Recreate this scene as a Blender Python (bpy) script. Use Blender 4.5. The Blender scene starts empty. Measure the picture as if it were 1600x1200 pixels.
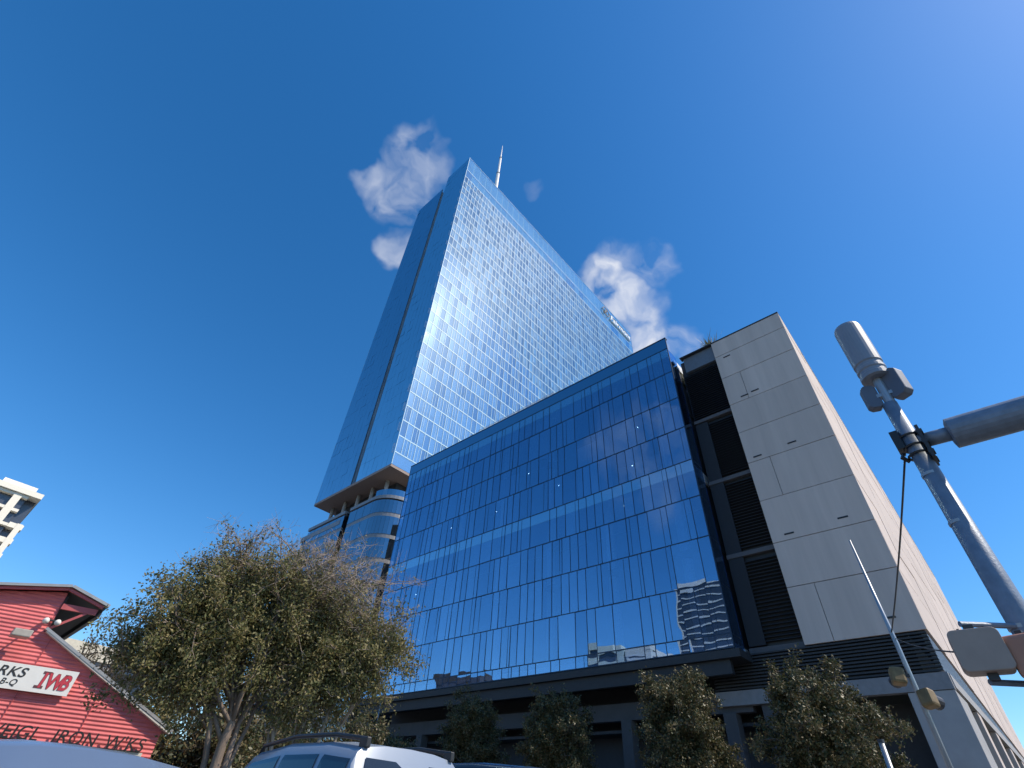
import bpy, math, random
import numpy as np
from mathutils import Matrix, Vector
random.seed(7); rng = np.random.default_rng(11)
R_ = math.radians
sc = bpy.context.scene
COL = sc.collection

# ------------------------------------------------------------ camera
EYE = 1.2
CAM = np.array([[0.660, -0.530, -0.532], [-0.749, -0.413, -0.518], [0.055, 0.741, -0.670]])
f_px = 773.3
def _cam_axes():
    c = np.array([800., 600.]); Z = np.array([863., -255.]); V1 = np.array([-319., 1217.])
    f = math.sqrt(-np.dot(Z - c, V1 - c))
    def d(p):
        v = np.array([p[0] - c[0], -(p[1] - c[1]), -f]); return v / np.linalg.norm(v)
    dz, dy = d(Z), d(V1); dx = np.cross(dy, dz)
    return np.array([dx, dy, dz]), f
CAM, f_px = _cam_axes()
cd = bpy.data.cameras.new('camera'); cam = bpy.data.objects.new('camera', cd); COL.objects.link(cam)
cd.sensor_fit = 'HORIZONTAL'; cd.sensor_width = 36; cd.lens = 36 * f_px / 1600
cd.clip_start = 0.05; cd.clip_end = 6000
m4 = Matrix([list(CAM[i]) + [0] for i in range(3)] + [[0, 0, 0, 1]])
cam.matrix_world = Matrix.Translation((0, 0, EYE)) @ m4
sc.camera = cam

# ------------------------------------------------------------ light
SUN = Vector((0.326, -0.601, 0.730)).normalized()
SUN_EL = math.asin(SUN.z)
sl = bpy.data.lights.new('sun', 'SUN'); sl.energy = 3.9; sl.angle = R_(0.53); sl.color = (1, 0.895, 0.75)
so = bpy.data.objects.new('sun', sl); COL.objects.link(so)
so.rotation_euler = SUN.to_track_quat('Z', 'Y').to_euler(); so.location = (60, -100, 120)

W = bpy.data.worlds.new('World'); sc.world = W; W.use_nodes = True
def build_world():
    nt = W.node_tree; N = nt.nodes; L = nt.links; N.clear()
    out = N.new('ShaderNodeOutputWorld'); bg = N.new('ShaderNodeBackground'); bg.inputs[1].default_value = 0.15
    L.new(bg.outputs[0], out.inputs[0])
    sky = N.new('ShaderNodeTexSky'); sky.sky_type = 'NISHITA'; sky.sun_disc = False
    sky.sun_elevation = SUN_EL; sky.sun_rotation = math.atan2(SUN.x, SUN.y)
    sky.altitude = 0; sky.air_density = 1.0; sky.dust_density = 0.25; sky.ozone_density = 4.0
    hs = N.new('ShaderNodeHueSaturation'); hs.inputs['Saturation'].default_value = 1.3; hs.inputs['Value'].default_value = 1.0
    L.new(sky.outputs[0], hs.inputs['Color'])
    tc = N.new('ShaderNodeTexCoord'); vec = tc.outputs['Generated']
    def math_(op, a, b=None, clamp=False):
        n = N.new('ShaderNodeMath'); n.operation = op; n.use_clamp = clamp
        for i, v in enumerate((a, b)):
            if v is None: continue
            if isinstance(v, (int, float)): n.inputs[i].default_value = v
            else: L.new(v, n.inputs[i])
        return n.outputs[0]
    # small fair-weather cumulus: soft patches on the sky dome, broken up by noise
    patches = [((0.141, 0.420, 0.896), 2.9, .50), ((0.172, 0.425, 0.888), 2.4, .42), ((0.165, 0.487, 0.857), 3.0, .62), ((0.19, 0.480, 0.856), 2.2, .50), ((0.222, 0.545, 0.808), 2.0, .50),
               ((0.122, 0.495, 0.860), 1.8, .40), ((0.128, 0.460, 0.878), 1.6, .30),
               ((0.520, 0.282, 0.806), 3.0, 1.0), ((0.560, 0.275, 0.781), 3.4, .92), ((0.600, 0.255, 0.757), 3.2, .66), ((0.640, 0.275, 0.717), 4.0, .80),
               ((0.553, 0.194, 0.811), 2.3, .50), ((0.505, 0.245, 0.828), 2.6, .36), ((0.530, 0.220, 0.820), 2.2, .34), ((0.676, 0.222, 0.703), 2.6, .50),
               ((0.331, 0.300, 0.895), 1.0, .10),
               ((-0.75, 0.35, 0.55), 7, .2), ((-0.6, -0.55, 0.58), 8, .3), ((0.2, -0.88, 0.42), 8, .3), ((-0.85, -0.2, 0.42), 7, .3)]
    warp = N.new('ShaderNodeTexNoise'); warp.inputs['Scale'].default_value = 12; warp.inputs['Detail'].default_value = 3.5
    L.new(vec, warp.inputs['Vector'])
    sub = N.new('ShaderNodeVectorMath'); sub.operation = 'SUBTRACT'; L.new(warp.outputs['Color'], sub.inputs[0]); sub.inputs[1].default_value = (.5, .5, .5)
    scl = N.new('ShaderNodeVectorMath'); scl.operation = 'SCALE'; L.new(sub.outputs[0], scl.inputs[0]); scl.inputs['Scale'].default_value = 0.10
    add = N.new('ShaderNodeVectorMath'); add.operation = 'ADD'; L.new(vec, add.inputs[0]); L.new(scl.outputs[0], add.inputs[1])
    nrm = N.new('ShaderNodeVectorMath'); nrm.operation = 'NORMALIZE'; L.new(add.outputs[0], nrm.inputs[0])
    tot = None
    for d, rad, w in patches:
        v = Vector(d).normalized()
        dp = N.new('ShaderNodeVectorMath'); dp.operation = 'DOT_PRODUCT'; L.new(nrm.outputs[0], dp.inputs[0]); dp.inputs[1].default_value = v
        mr = N.new('ShaderNodeMapRange'); mr.interpolation_type = 'SMOOTHSTEP'
        mr.inputs['From Min'].default_value = math.cos(R_(rad * 1.15)); mr.inputs['From Max'].default_value = math.cos(R_(rad * .12))
        mr.inputs['To Min'].default_value = 0; mr.inputs['To Max'].default_value = w
        L.new(dp.outputs['Value'], mr.inputs['Value'])
        tot = mr.outputs[0] if tot is None else math_('MAXIMUM', tot, mr.outputs[0])
    nz = N.new('ShaderNodeTexNoise'); nz.inputs['Scale'].default_value = 19; nz.inputs['Detail'].default_value = 5; nz.inputs['Roughness'].default_value = .45
    L.new(nrm.outputs[0], nz.inputs['Vector'])
    nn = N.new('ShaderNodeMapRange'); nn.inputs['From Min'].default_value = .34; nn.inputs['From Max'].default_value = .72
    L.new(nz.outputs[0], nn.inputs['Value'])
    a = math_('MULTIPLY', tot, math_('ADD', math_('MULTIPLY', nn.outputs[0], 1.2), 0.04), True)
    a = math_('MINIMUM', a, 0.9)
    mix = N.new('ShaderNodeMixRGB'); L.new(a, mix.inputs[0]); L.new(hs.outputs[0], mix.inputs[1]); mix.inputs[2].default_value = (4.1, 4.3, 4.8, 1)
    L.new(mix.outputs[0], bg.inputs[0])
build_world()
vs = sc.view_settings; vs.view_transform = 'Standard'; vs.look = 'None'; vs.exposure = 0.35; vs.gamma = 1; vs.use_curve_mapping = False
sc.render.film_transparent = False
sc.cycles.max_bounces = 8; sc.cycles.glossy_bounces = 4; sc.cycles.transparent_max_bounces = 12; sc.cycles.diffuse_bounces = 3

# ------------------------------------------------------------ materials
def srgb(r, g, b):
    f = lambda c: (c / 255 / 12.92) if c / 255 <= .04045 else ((c / 255 + .055) / 1.055) ** 2.4
    return (f(r), f(g), f(b))
MATS = {}
def mat(name, col, rough=.6, metal=0, var=.12, scale=3., bump=0, bscale=30., stretch=None, spec=.5, island=0, world=False, tone=0):
    if name in MATS: return MATS[name]
    m = bpy.data.materials.new(name); m.use_nodes = True; nt = m.node_tree; N = nt.nodes; L = nt.links
    p = N['Principled BSDF']; p.inputs['Roughness'].default_value = rough; p.inputs['Metallic'].default_value = metal
    p.inputs['Specular IOR Level'].default_value = spec
    tc = N.new('ShaderNodeTexCoord'); mp = N.new('ShaderNodeMapping'); 
    if world: gp_ = N.new('ShaderNodeNewGeometry'); L.new(gp_.outputs['Position'], mp.inputs[0])
    else: L.new(tc.outputs['Object'], mp.inputs[0])
    if stretch: mp.inputs['Scale'].default_value = stretch
    nz = N.new('ShaderNodeTexNoise'); nz.inputs['Scale'].default_value = scale; nz.inputs['Detail'].default_value = 6; nz.inputs['Roughness'].default_value = .6
    L.new(mp.outputs[0], nz.inputs['Vector'])
    mr = N.new('ShaderNodeMapRange'); mr.inputs['From Min'].default_value = .25; mr.inputs['From Max'].default_value = .75
    mr.inputs['To Min'].default_value = 1 - var; mr.inputs['To Max'].default_value = 1 + var
    L.new(nz.outputs[0], mr.inputs['Value'])
    hs = N.new('ShaderNodeHueSaturation'); hs.inputs['Color'].default_value = (*col, 1)
    if tone:                                                        # each panel was cast a little lighter or darker
        oi = N.new('ShaderNodeObjectInfo'); tr_ = N.new('ShaderNodeMapRange'); tr_.inputs['To Min'].default_value = 1 - tone; tr_.inputs['To Max'].default_value = 1 + tone
        L.new(oi.outputs['Random'], tr_.inputs['Value']); mu = N.new('ShaderNodeMath'); mu.operation = 'MULTIPLY'; L.new(mr.outputs[0], mu.inputs[0]); L.new(tr_.outputs[0], mu.inputs[1]); L.new(mu.outputs[0], hs.inputs['Value'])
    else: L.new(mr.outputs[0], hs.inputs['Value'])
    if island:
        g = N.new('ShaderNodeNewGeometry')
        h = N.new('ShaderNodeMapRange'); h.inputs['To Min'].default_value = .5 - .05 * island; h.inputs['To Max'].default_value = .5 + .05 * island
        L.new(g.outputs['Random Per Island'], h.inputs['Value']); L.new(h.outputs[0], hs.inputs['Hue'])
    L.new(hs.outputs[0], p.inputs['Base Color'])
    if bump:
        nb = N.new('ShaderNodeTexNoise'); nb.inputs['Scale'].default_value = bscale; nb.inputs['Detail'].default_value = 4
        L.new(mp.outputs[0], nb.inputs['Vector'])
        b = N.new('ShaderNodeBump'); b.inputs['Strength'].default_value = bump; b.inputs['Distance'].default_value = .02
        L.new(nb.outputs[0], b.inputs['Height']); L.new(b.outputs[0], p.inputs['Normal'])
    MATS[name] = m; return m
def glass(name, refl, tint, trans, rough=0.0, wave=.0, wscale=.5, edge=.9, haze=0):
    """coated architectural glazing: tinted mirror coat over tinted clear glass"""
    m = bpy.data.materials.new(name); m.use_nodes = True; nt = m.node_tree; N = nt.nodes; L = nt.links; N.clear()
    out = N.new('ShaderNodeOutputMaterial'); mx = N.new('ShaderNodeMixShader'); L.new(mx.outputs[0], out.inputs[0])
    tr = N.new('ShaderNodeBsdfTransparent'); tr.inputs[0].default_value = (*trans, 1)
    gl = N.new('ShaderNodeBsdfGlossy'); gl.inputs['Color'].default_value = (*tint, 1); gl.inputs['Roughness'].default_value = rough
    lw = N.new('ShaderNodeLayerWeight'); lw.inputs[0].default_value = .35
    mr = N.new('ShaderNodeMapRange'); mr.inputs['To Min'].default_value = refl; mr.inputs['To Max'].default_value = edge
    L.new(lw.outputs['Facing'], mr.inputs['Value'])
    pw = N.new('ShaderNodeMath'); pw.operation = 'POWER'; pw.inputs[1].default_value = 3.0
    L.new(lw.outputs['Facing'], pw.inputs[0]); L.new(pw.outputs[0], mr.inputs['Value'])
    coat = gl.outputs[0]
    if haze:                                                        # second rough lobe, added to spread the sun's reflection into a faint glow
        hz = N.new('ShaderNodeBsdfGlossy'); hz.inputs['Roughness'].default_value = .32; hz.inputs['Color'].default_value = (.85, .95, 1, 1)
        hm = N.new('ShaderNodeMixShader'); hm.inputs[0].default_value = haze; L.new(gl.outputs[0], hm.inputs[1]); L.new(hz.outputs[0], hm.inputs[2]); coat = hm.outputs[0]
    L.new(mr.outputs[0], mx.inputs[0]); L.new(tr.outputs[0], mx.inputs[1]); L.new(coat, mx.inputs[2])
    if wave:
        g = N.new('ShaderNodeNewGeometry'); nb = N.new('ShaderNodeTexNoise'); nb.inputs['Scale'].default_value = wscale; nb.inputs['Detail'].default_value = 1.0
        L.new(g.outputs['Position'], nb.inputs['Vector'])
        b = N.new('ShaderNodeBump'); b.inputs['Strength'].default_value = 1; b.inputs['Distance'].default_value = wave
        L.new(nb.outputs[0], b.inputs['Height']); L.new(b.outputs[0], gl.inputs['Normal'])
    MATS[name] = m; return m
def emit(name, col, s):
    m = bpy.data.materials.new(name); m.use_nodes = True; N = m.node_tree.nodes
    p = N['Principled BSDF']; p.inputs['Base Color'].default_value = (*col, 1); p.inputs['Emission Color'].default_value = (*col, 1); p.inputs['Emission Strength'].default_value = s
    return m

CONC = mat('concrete_panel', (.58, .485, .43), .85, var=.11, scale=1.1, bump=.3, bscale=9, stretch=(1, 1, .07), world=True, tone=.055)
CONC3 = mat('shade_toned_concrete', (.075, .075, .08), .85, var=.15, scale=.8)  # beams and piers at the base, their shade put into the concrete colour
CONC2 = mat('concrete_trim', (.34, .33, .33), .85, var=.12, scale=.8, bump=.2)
JOINT = mat('joint_backing', (.10, .10, .10), .9)
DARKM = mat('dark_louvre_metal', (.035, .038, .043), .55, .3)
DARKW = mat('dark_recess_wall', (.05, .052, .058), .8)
MULL = mat('navy_mullion', (.025, .05, .09), .4, .4)
ALU = mat('silver_aluminium', (.62, .66, .70), .34, .75, var=.06, scale=.3)
BAND = mat('pale_spandrel', (.29, .50, .66), .5, 0., var=.08, scale=.2)
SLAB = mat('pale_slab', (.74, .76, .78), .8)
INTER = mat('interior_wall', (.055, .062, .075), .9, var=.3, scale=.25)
CURT = mat('pale_blind', (.42, .45, .48), .9, var=.08)
GRIB = [glass('podium_glass_' + n, r, t, tr, 0.0, .0045, .55) for n, r, t, tr in
        (('a', .36, (.60, .80, 1), (.55, .68, .80)), ('b', .39, (.62, .81, 1), (.52, .66, .80)), ('c', .34, (.58, .79, 1), (.58, .70, .82)))]
SPAN = glass('spandrel_glass', .52, (.74, .90, 1), (.5, .6, .7), .04, .003, .5)
PARA = glass('parapet_glass', .42, (.66, .86, 1), (.2, .3, .4), .02, .01)
TG = [glass('tower_glass_' + n, r, t, tr, ro, .004, .4, haze=.016) for n, r, t, tr, ro in
      (('a', .42, (.58, .88, 1), (.52, .68, .80), .02), ('b', .50, (.62, .90, 1), (.54, .72, .82), .025), ('c', .37, (.56, .86, 1), (.46, .63, .76), .02), ('d', .46, (.62, .90, 1), (.56, .72, .82), .03))]
TCROWN = glass('crown_glass', .28, (.66, .90, 1), (.84, .92, .97), .04, .006, .3)
TSIDE = glass('tower_side_glass', .60, (.74, .90, 1), (.3, .4, .5), .03, .006, .2)
TSIDE2 = glass('tower_front_side_glass', .80, (.86, .96, 1), (.3, .4, .5), .03, .006, .2)  # copy of the side glass with a brighter sky reflection put into it
TBACK = mat('tower_interior', (.28, .40, .50), .9, var=.35, scale=.12)
ASPH = mat('asphalt', (.05, .05, .052), .9, var=.2, scale=1.2, bump=.3, bscale=60)
PAVE = mat('pavement_concrete', (.30, .29, .275), .85, var=.12, scale=1.)
EARTH = mat('dry_ground', (.13, .12, .085), .95, var=.25, scale=.05)
PAINT = mat('road_paint', (.75, .75, .72), .7, var=.1)
PAINTY = mat('road_paint_yellow', (.65, .45, .06), .7, var=.1)
GALV = mat('galvanised_steel', (.36, .38, .40), .42, .6, var=.08, scale=2)
GREYP = mat('hazed_grey_metal', (.18, .225, .29), .5, .2, var=.2, scale=7, bump=.15, bscale=40)  # grey paint with a bluish haze veil put into its colour
BLACK = mat('black_plastic', (.018, .018, .02), .45)
CHAR = mat('charcoal_steel', (.05, .05, .055), .5, .4)
RED = mat('red_painted_tin', (.70, .17, .165), .55, 0, var=.24, scale=.9, stretch=(1, 1, 2.5))
REDT = mat('red_timber', (.48, .10, .10), .6, var=.12)
CREAM = mat('cream_trim', (.62, .58, .50), .6, var=.1)
TINROOF = mat('weathered_tin_roof', (.40, .39, .37), .5, .4, var=.15)
WHITE = mat('white_sign_paint', (.78, .76, .70), .5, var=.04)

# ------------------------------------------------------------ helpers
def link(o, parent=None, label=None, cat=None, group=None, kind=None, local=False):
    COL.objects.link(o)
    if parent is not None:
        o.parent = parent
        if not local and parent.type == 'EMPTY': o.matrix_parent_inverse = parent.matrix_basis.inverted()
    if label: o['label'] = label
    if cat: o['category'] = cat
    if group: o['group'] = group
    if kind: o['kind'] = kind
    return o
def thing(name, label, cat, loc=(0, 0, 0), rz=0, group=None):
    o = bpy.data.objects.new(name, None); o.location = loc; o.rotation_euler = (0, 0, rz); o.empty_display_size = .5
    o.matrix_basis = Matrix.Translation(loc) @ Matrix.Rotation(rz, 4, 'Z')
    return link(o, None, label, cat, group)
class MB:
    def __init__(s): s.v = []; s.f = []; s.mi = []; s.cur = 0
    def add(s, vs, fs):
        b = len(s.v); s.v += [tuple(p) for p in vs]; s.f += [tuple(b + i for i in f) for f in fs]; s.mi += [s.cur] * len(fs); return s
    def box(s, x0, x1, y0, y1, z0, z1):
        return s.add([(x0, y0, z0), (x1, y0, z0), (x1, y1, z0), (x0, y1, z0), (x0, y0, z1), (x1, y0, z1), (x1, y1, z1), (x0, y1, z1)],
                     [(0, 3, 2, 1), (4, 5, 6, 7), (0, 1, 5, 4), (1, 2, 6, 5), (2, 3, 7, 6), (3, 0, 4, 7)])
    def quad(s, a, b, c, d): return s.add([a, b, c, d], [(0, 1, 2, 3)])
    def tube(s, pts, rads, n=8, cap=True):
        pts = [Vector(p) for p in pts]; rings = []; base = len(s.v); prev = None
        for i, p in enumerate(pts):
            t = (pts[min(i + 1, len(pts) - 1)] - pts[max(i - 1, 0)]).normalized()
            ref = prev if prev is not None else (Vector((1, 0, 0)) if abs(t.z) > .9 else Vector((0, 0, 1)))
            a = (ref - t * ref.dot(t)).normalized(); prev = a; b = t.cross(a); r = rads[i] if hasattr(rads, '__len__') else rads
            s.v += [tuple(p + (a * math.cos(2 * math.pi * k / n) + b * math.sin(2 * math.pi * k / n)) * r) for k in range(n)]
        fs = []
        for i in range(len(pts) - 1):
            for k in range(n):
                fs.append((base + i * n + k, base + i * n + (k + 1) % n, base + (i + 1) * n + (k + 1) % n, base + (i + 1) * n + k))
        if cap: fs += [tuple(base + k for k in reversed(range(n))), tuple(base + (len(pts) - 1) * n + k for k in range(n))]
        s.f += fs; s.mi += [s.cur] * len(fs); return s
    def prism(s, poly, fn, d0, d1):
        """poly 2-D points mapped by fn(u,v,d)"""
        n = len(poly); vs = [fn(u, v, d0) for u, v in poly] + [fn(u, v, d1) for u, v in poly]
        return s.add(vs, [tuple(reversed(range(n))), tuple(range(n, 2 * n))] + [(i, (i + 1) % n, n + (i + 1) % n, n + i) for i in range(n)])
    def mesh(s, name, mats, smooth=False):
        me = bpy.data.meshes.new(name); me.from_pydata(s.v, [], s.f)
        for m in (mats if isinstance(mats, (list, tuple)) else [mats]): me.materials.append(m)
        if any(s.mi): me.polygons.foreach_set('material_index', s.mi)
        if smooth: me.polygons.foreach_set('use_smooth', [True] * len(s.f))
        me.update(); return me
    def build(s, name, mats, parent=None, smooth=False, local=False, bevel=0, **k):
        o = bpy.data.objects.new(name, s.mesh(name, mats, smooth)); link(o, parent, local=local, **k)
        if bevel:
            b = o.modifiers.new('bevel', 'BEVEL'); b.width = bevel; b.segments = 2; b.limit_method = 'ANGLE'
        return o
_unit = {}
def unit(m):
    if m.name not in _unit: _unit[m.name] = MB().box(-.5, .5, -.5, .5, -.5, .5).mesh('piece', m)
    return _unit[m.name]
def piece(name, m, parent, x0, x1, y0, y1, z0, z1, rot=(0, 0, 0), local=False):
    o = bpy.data.objects.new(name, unit(m)); o.location = ((x0 + x1) / 2, (y0 + y1) / 2, (z0 + z1) / 2)
    o.scale = (x1 - x0, y1 - y0, z1 - z0); o.rotation_euler = rot
    return link(o, parent, local=local)
def struct(o): o['kind'] = 'structure'; return o
def text_mesh(name, body, size, m, depth=.02, shear=0, offset=0, align='LEFT', spacing=1.0, sx=1.0):
    c = bpy.data.curves.new(name, 'FONT'); c.body = body; c.size = size; c.extrude = depth; c.shear = shear; c.offset = offset; c.align_x = align; c.space_character = spacing
    o = bpy.data.objects.new(name, c); COL.objects.link(o)
    dg = bpy.context.evaluated_depsgraph_get(); me = bpy.data.meshes.new_from_object(o.evaluated_get(dg))
    bpy.data.objects.remove(o); bpy.data.curves.remove(c)
    if sx != 1: me.transform(Matrix.Scale(sx, 4, (1, 0, 0)))
    me.materials.clear(); me.materials.append(m); me.name = name
    return bpy.data.objects.new(name, me)

# ------------------------------------------------------------ ground, road
struct(MB().add([(-2500, -2500, -.02), (2500, -2500, -.02), (2500, 2500, -.02), (-2500, 2500, -.02)], [(0, 1, 2, 3)]).build('ground', EARTH))
struct(MB().box(-6, 13.2, -150, 300, -.019, 0).build('road', ASPH))
struct(MB().box(13.2, 260, -17, -1.5, -.019, .001).build('side_road', ASPH))
k = MB().box(13.2, 13.4, -1.5, 300, 0, .14).box(13.2, 13.4, -150, -17, 0, .14).box(-6.2, -6, -150, 300, 0, .14)
struct(k.build('kerb', PAVE))
struct(MB().box(13.4, 38.2, -1.5, 300, -.018, .13).build('pavement', PAVE))
struct(MB().box(-10, -6.2, -150, 300, -.018, .13).build('pavement', PAVE))
for y in range(-60, 200, 9):
    if -19 < y < 1: continue
    for x in (2.45, 5.52): struct(MB().box(x, x + .12, y, y + 3, .004, .006).build('lane_marking', PAINT))
struct(MB().box(-1.9, -1.78, 0, 250, .004, .006).build('lane_marking', PAINTY))
for i in range(7): struct(MB().box(-5.4 + i * 2.6, -4.8 + i * 2.6, 1.2, 4.0, .004, .006).build('crossing_stripe', PAINT))

# ------------------------------------------------------------ blue glass podium
GX = 38.0; GY0, GY1 = 13.72, 57.7
pod = thing('glass_podium_building', 'low block clad in deep blue reflective glass in front of the tall tower', 'building', (44, 35, 0))
ROWS = [11.5, 12.42, 16.0, 19.67, 23.3, 26.95, 30.6, 34.27, 37.9, 41.35]
NC = 33
base_w = [random.choice([.8, .8, 1.0, 1.0, 1.5, 1.5, 2.1]) for _ in range(NC)]
grid = MB()
for r in range(len(ROWS) - 1):
    z0, z1 = ROWS[r], ROWS[r + 1]
    sh = (r // 2) * 5
    w = base_w[sh % NC:] + base_w[:sh % NC]; w = [q * random.uniform(.92, 1.08) for q in w]
    t = sum(w); ys = [GY0]
    for q in w: ys.append(ys[-1] + q / t * (GY1 - GY0))
    for c in range(NC):
        rot = (0, random.gauss(0, .0035), random.gauss(0, .0045))
        zc = {4: 25.75, 8: 40.1}.get(r)
        piece('pane', random.choice(GRIB), pod, GX - .008, GX + .008, ys[c] + .03, ys[c + 1] - .03, z0 + .04, (zc or z1 - .04), rot)
        if zc: piece('spandrel', SPAN, pod, GX - .008, GX + .008, ys[c] + .03, ys[c + 1] - .03, zc + .01, z1 - .04, rot)
        if ys[c + 1] - ys[c] > 1.15 and random.random() < .6:
            yq = ys[c] + random.choice((.25, .3, .7)) * (ys[c + 1] - ys[c]); grid.box(GX - .02, GX + .08, yq - .016, yq + .016, z0 + .06, z1 - .06)
        if c: grid.box(GX - .035, GX + .12, ys[c] - .022, ys[c] + .022, z0 + .06, z1 - .06)
for z in ROWS: grid.box(GX - .04, GX + .12, GY0, GY1, z - .036, z + .036)
grid.build('mullion_grid', MULL, pod, kind='stuff')
for y in (GY0, GY1): MB().box(GX - .03, GX + .1, y - .04, y + .04, 11.5, 43.0).build('corner_post', MULL, pod)
MB().box(GX - .012, GX + .012, GY0 + .03, GY1 - .03, 41.41, 42.93).build('parapet_glazing', PARA, pod)
MB().box(GX + .1, GX + .35, GY0 + .1, GY1 - .1, 41.41, 42.9).build('parapet_wall', mat('navy_parapet', (.05, .09, .14), .5), pod)
MB().box(GX - .06, GX + .4, GY0 - .06, GY1 + .06, 42.94, 43.04).build('coping', MULL, pod)
# side return to the right, glazed
for i in range(len(ROWS) - 1): piece('pane', GRIB[1], pod, GX + .14, GX + 1.9, GY0 + .0, GY0 + .02, ROWS[i] + .04, ROWS[i + 1] - .04)
# interior seen through the coat
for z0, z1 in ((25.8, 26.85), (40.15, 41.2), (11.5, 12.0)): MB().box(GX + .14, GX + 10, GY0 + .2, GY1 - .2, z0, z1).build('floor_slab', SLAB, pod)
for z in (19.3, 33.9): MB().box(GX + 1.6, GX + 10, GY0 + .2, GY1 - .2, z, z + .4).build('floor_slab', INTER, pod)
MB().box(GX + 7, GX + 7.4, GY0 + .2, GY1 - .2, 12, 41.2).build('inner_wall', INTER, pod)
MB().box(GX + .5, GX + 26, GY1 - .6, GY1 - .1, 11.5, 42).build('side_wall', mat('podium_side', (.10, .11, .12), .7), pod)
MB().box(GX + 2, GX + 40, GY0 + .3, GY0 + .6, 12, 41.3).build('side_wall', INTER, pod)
MB().box(GX + .36, GX + 40, GY0 + .7, GY1 - .7, 41.2, 41.5).build('roof', PAVE, pod)
for y0, y1, z0, z1 in ((22.3, 26.6, 27.0, 33.6), (14.2, 16.4, 27, 33.6), (35, 38.4, 30.7, 33.7), (45, 48, 23.4, 25.7), (30.5, 32, 34.3, 40)):
    n = max(1, int((y1 - y0) / 1.1))
    for i in range(n):
        a = y0 + i * (y1 - y0) / n; piece('blind', CURT, pod, GX + .5, GX + .56, a + .05, a + (y1 - y0) / n - .05, z0, z1)
for i in range(6): MB().tube([(GX + 2.6, 17 + i * 7.4, 12), (GX + 2.6, 17 + i * 7.4, 41)], .45, 12).build('column', SLAB, pod, smooth=True)
LAMP = emit('downlight', (1, .95, .85), 9)
for y, z in ((15.9, 28.0), (17.6, 26.0), (20.2, 29.2), (29.5, 30.2), (26.4, 28.6), (47, 30), (24, 26.9), (34, 33.4), (39, 29.9), (52, 22.5), (19, 33.5), (21.6, 25.2)):
    MB().tube([(GX + 1.0, y, z), (GX + 1.0, y, z + .06)], .045, 8).build('downlight', LAMP, pod)
# soffit, beam, columns and shopfront under the glass
MB().box(GX - .02, GX + 8, GY0 - .3, GY1 + .1, 10.9, 11.42).build('soffit', DARKM, pod)
MB().box(GX + .3, GX + .7, GY0 + .6, GY1, 10.0, 10.88).build('fascia_beam', DARKM, pod)
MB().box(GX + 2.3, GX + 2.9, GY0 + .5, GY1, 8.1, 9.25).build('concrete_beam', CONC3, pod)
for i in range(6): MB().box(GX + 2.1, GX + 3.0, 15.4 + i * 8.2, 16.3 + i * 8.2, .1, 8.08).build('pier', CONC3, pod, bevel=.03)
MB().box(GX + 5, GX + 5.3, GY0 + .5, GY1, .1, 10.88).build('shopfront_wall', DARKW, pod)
for i in range(10): piece('shop_window', PARA, pod, GX + 4.93, GX + 4.97, 15 + i * 4.2, 18.8 + i * 4.2, .6, 5.2)
MB().box(GX + 3.0, GX + 5, GY0 + .5, GY1, 7.4, 7.6).build('canopy', DARKM, pod)
rail = MB()
for i in range(42): y = 30.2 + i * .33; rail.box(GX + .9, GX + .94, y, y + .04, 42.9, 44.3)
for z in (43.5, 43.9, 44.3): rail.box(GX + .9, GX + .95, 30.1, 44, z, z + .05)
rail.build('roof_railing', GALV, pod)

# ------------------------------------------------------------ concrete block on the right
cb = thing('concrete_building', 'pale concrete panel block with dark louvre strip right of the blue glass', 'building', (60, 6, 0))
CX, CY = 40.0, 2.8; YJ = 9.75
TOP = 41.0
JZ = [11.55, 15.35, 18.7, 22.3, 25.95, 29.2, 32.5, 35.9, 38.9, TOP]
SLOPE = .010
def syf(x): return CY + SLOPE * (x - CX)
XE = 122.0
MB().add([(CX + .15, CY + .15, 11.6), (XE, syf(XE) + .15, 11.6), (XE, 34, 11.6), (CX + .15, YJ - .05, 11.6), (CX + .15, CY + .15, TOP - .1), (XE, syf(XE) + .15, TOP - .1), (XE, 34, TOP - .1), (CX + .15, YJ - .05, TOP - .1)],
         [(0, 3, 2, 1), (4, 5, 6, 7), (0, 1, 5, 4), (1, 2, 6, 5), (2, 3, 7, 6), (3, 0, 4, 7)]).build('backing_wall', JOINT, cb)
front_split = [CY, 6.9, YJ]
for i in range(len(JZ) - 1):
    sp = [CY, YJ] if i % 3 else [CY, 7.9, YJ]
    for a in range(len(sp) - 1):
        d = random.uniform(-.012, .012)
        piece('panel', CONC, cb, CX + d, CX + .2 + d, sp[a] + (.0 if a == 0 else .02), sp[a + 1] - .02, JZ[i] + .025, JZ[i + 1] - .025)
ang = math.atan(SLOPE); xs = np.linspace(CX + .2, XE, 14)
for i in range(len(JZ) - 1):
    for a in range(len(xs) - 1):
        d = random.uniform(-.02, .02); xm = (xs[a] + xs[a + 1]) / 2
        piece('panel', CONC, cb, xs[a] + .02, xs[a + 1] - .02, syf(xm) + d, syf(xm) + .2 + d, JZ[i] + .025, JZ[i + 1] - .025, (0, 0, ang))
MB().box(CX - .05, CX + .6, CY - .03, YJ + 3.6, TOP, TOP + .12).build('coping', CHAR, cb)
co = MB().add([(CX + .6, CY - .03, TOP), (XE, syf(XE) - .03, TOP), (XE, syf(XE) + .6, TOP), (CX + .6, CY + .6, TOP), (CX + .6, CY - .03, TOP + .12), (XE, syf(XE) - .03, TOP + .12), (XE, syf(XE) + .6, TOP + .12), (CX + .6, CY + .6, TOP + .12)],
         [(0, 3, 2, 1), (4, 5, 6, 7), (0, 1, 5, 4), (1, 2, 6, 5), (2, 3, 7, 6), (3, 0, 4, 7)]); co.build('coping', CREAM, cb)
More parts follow.
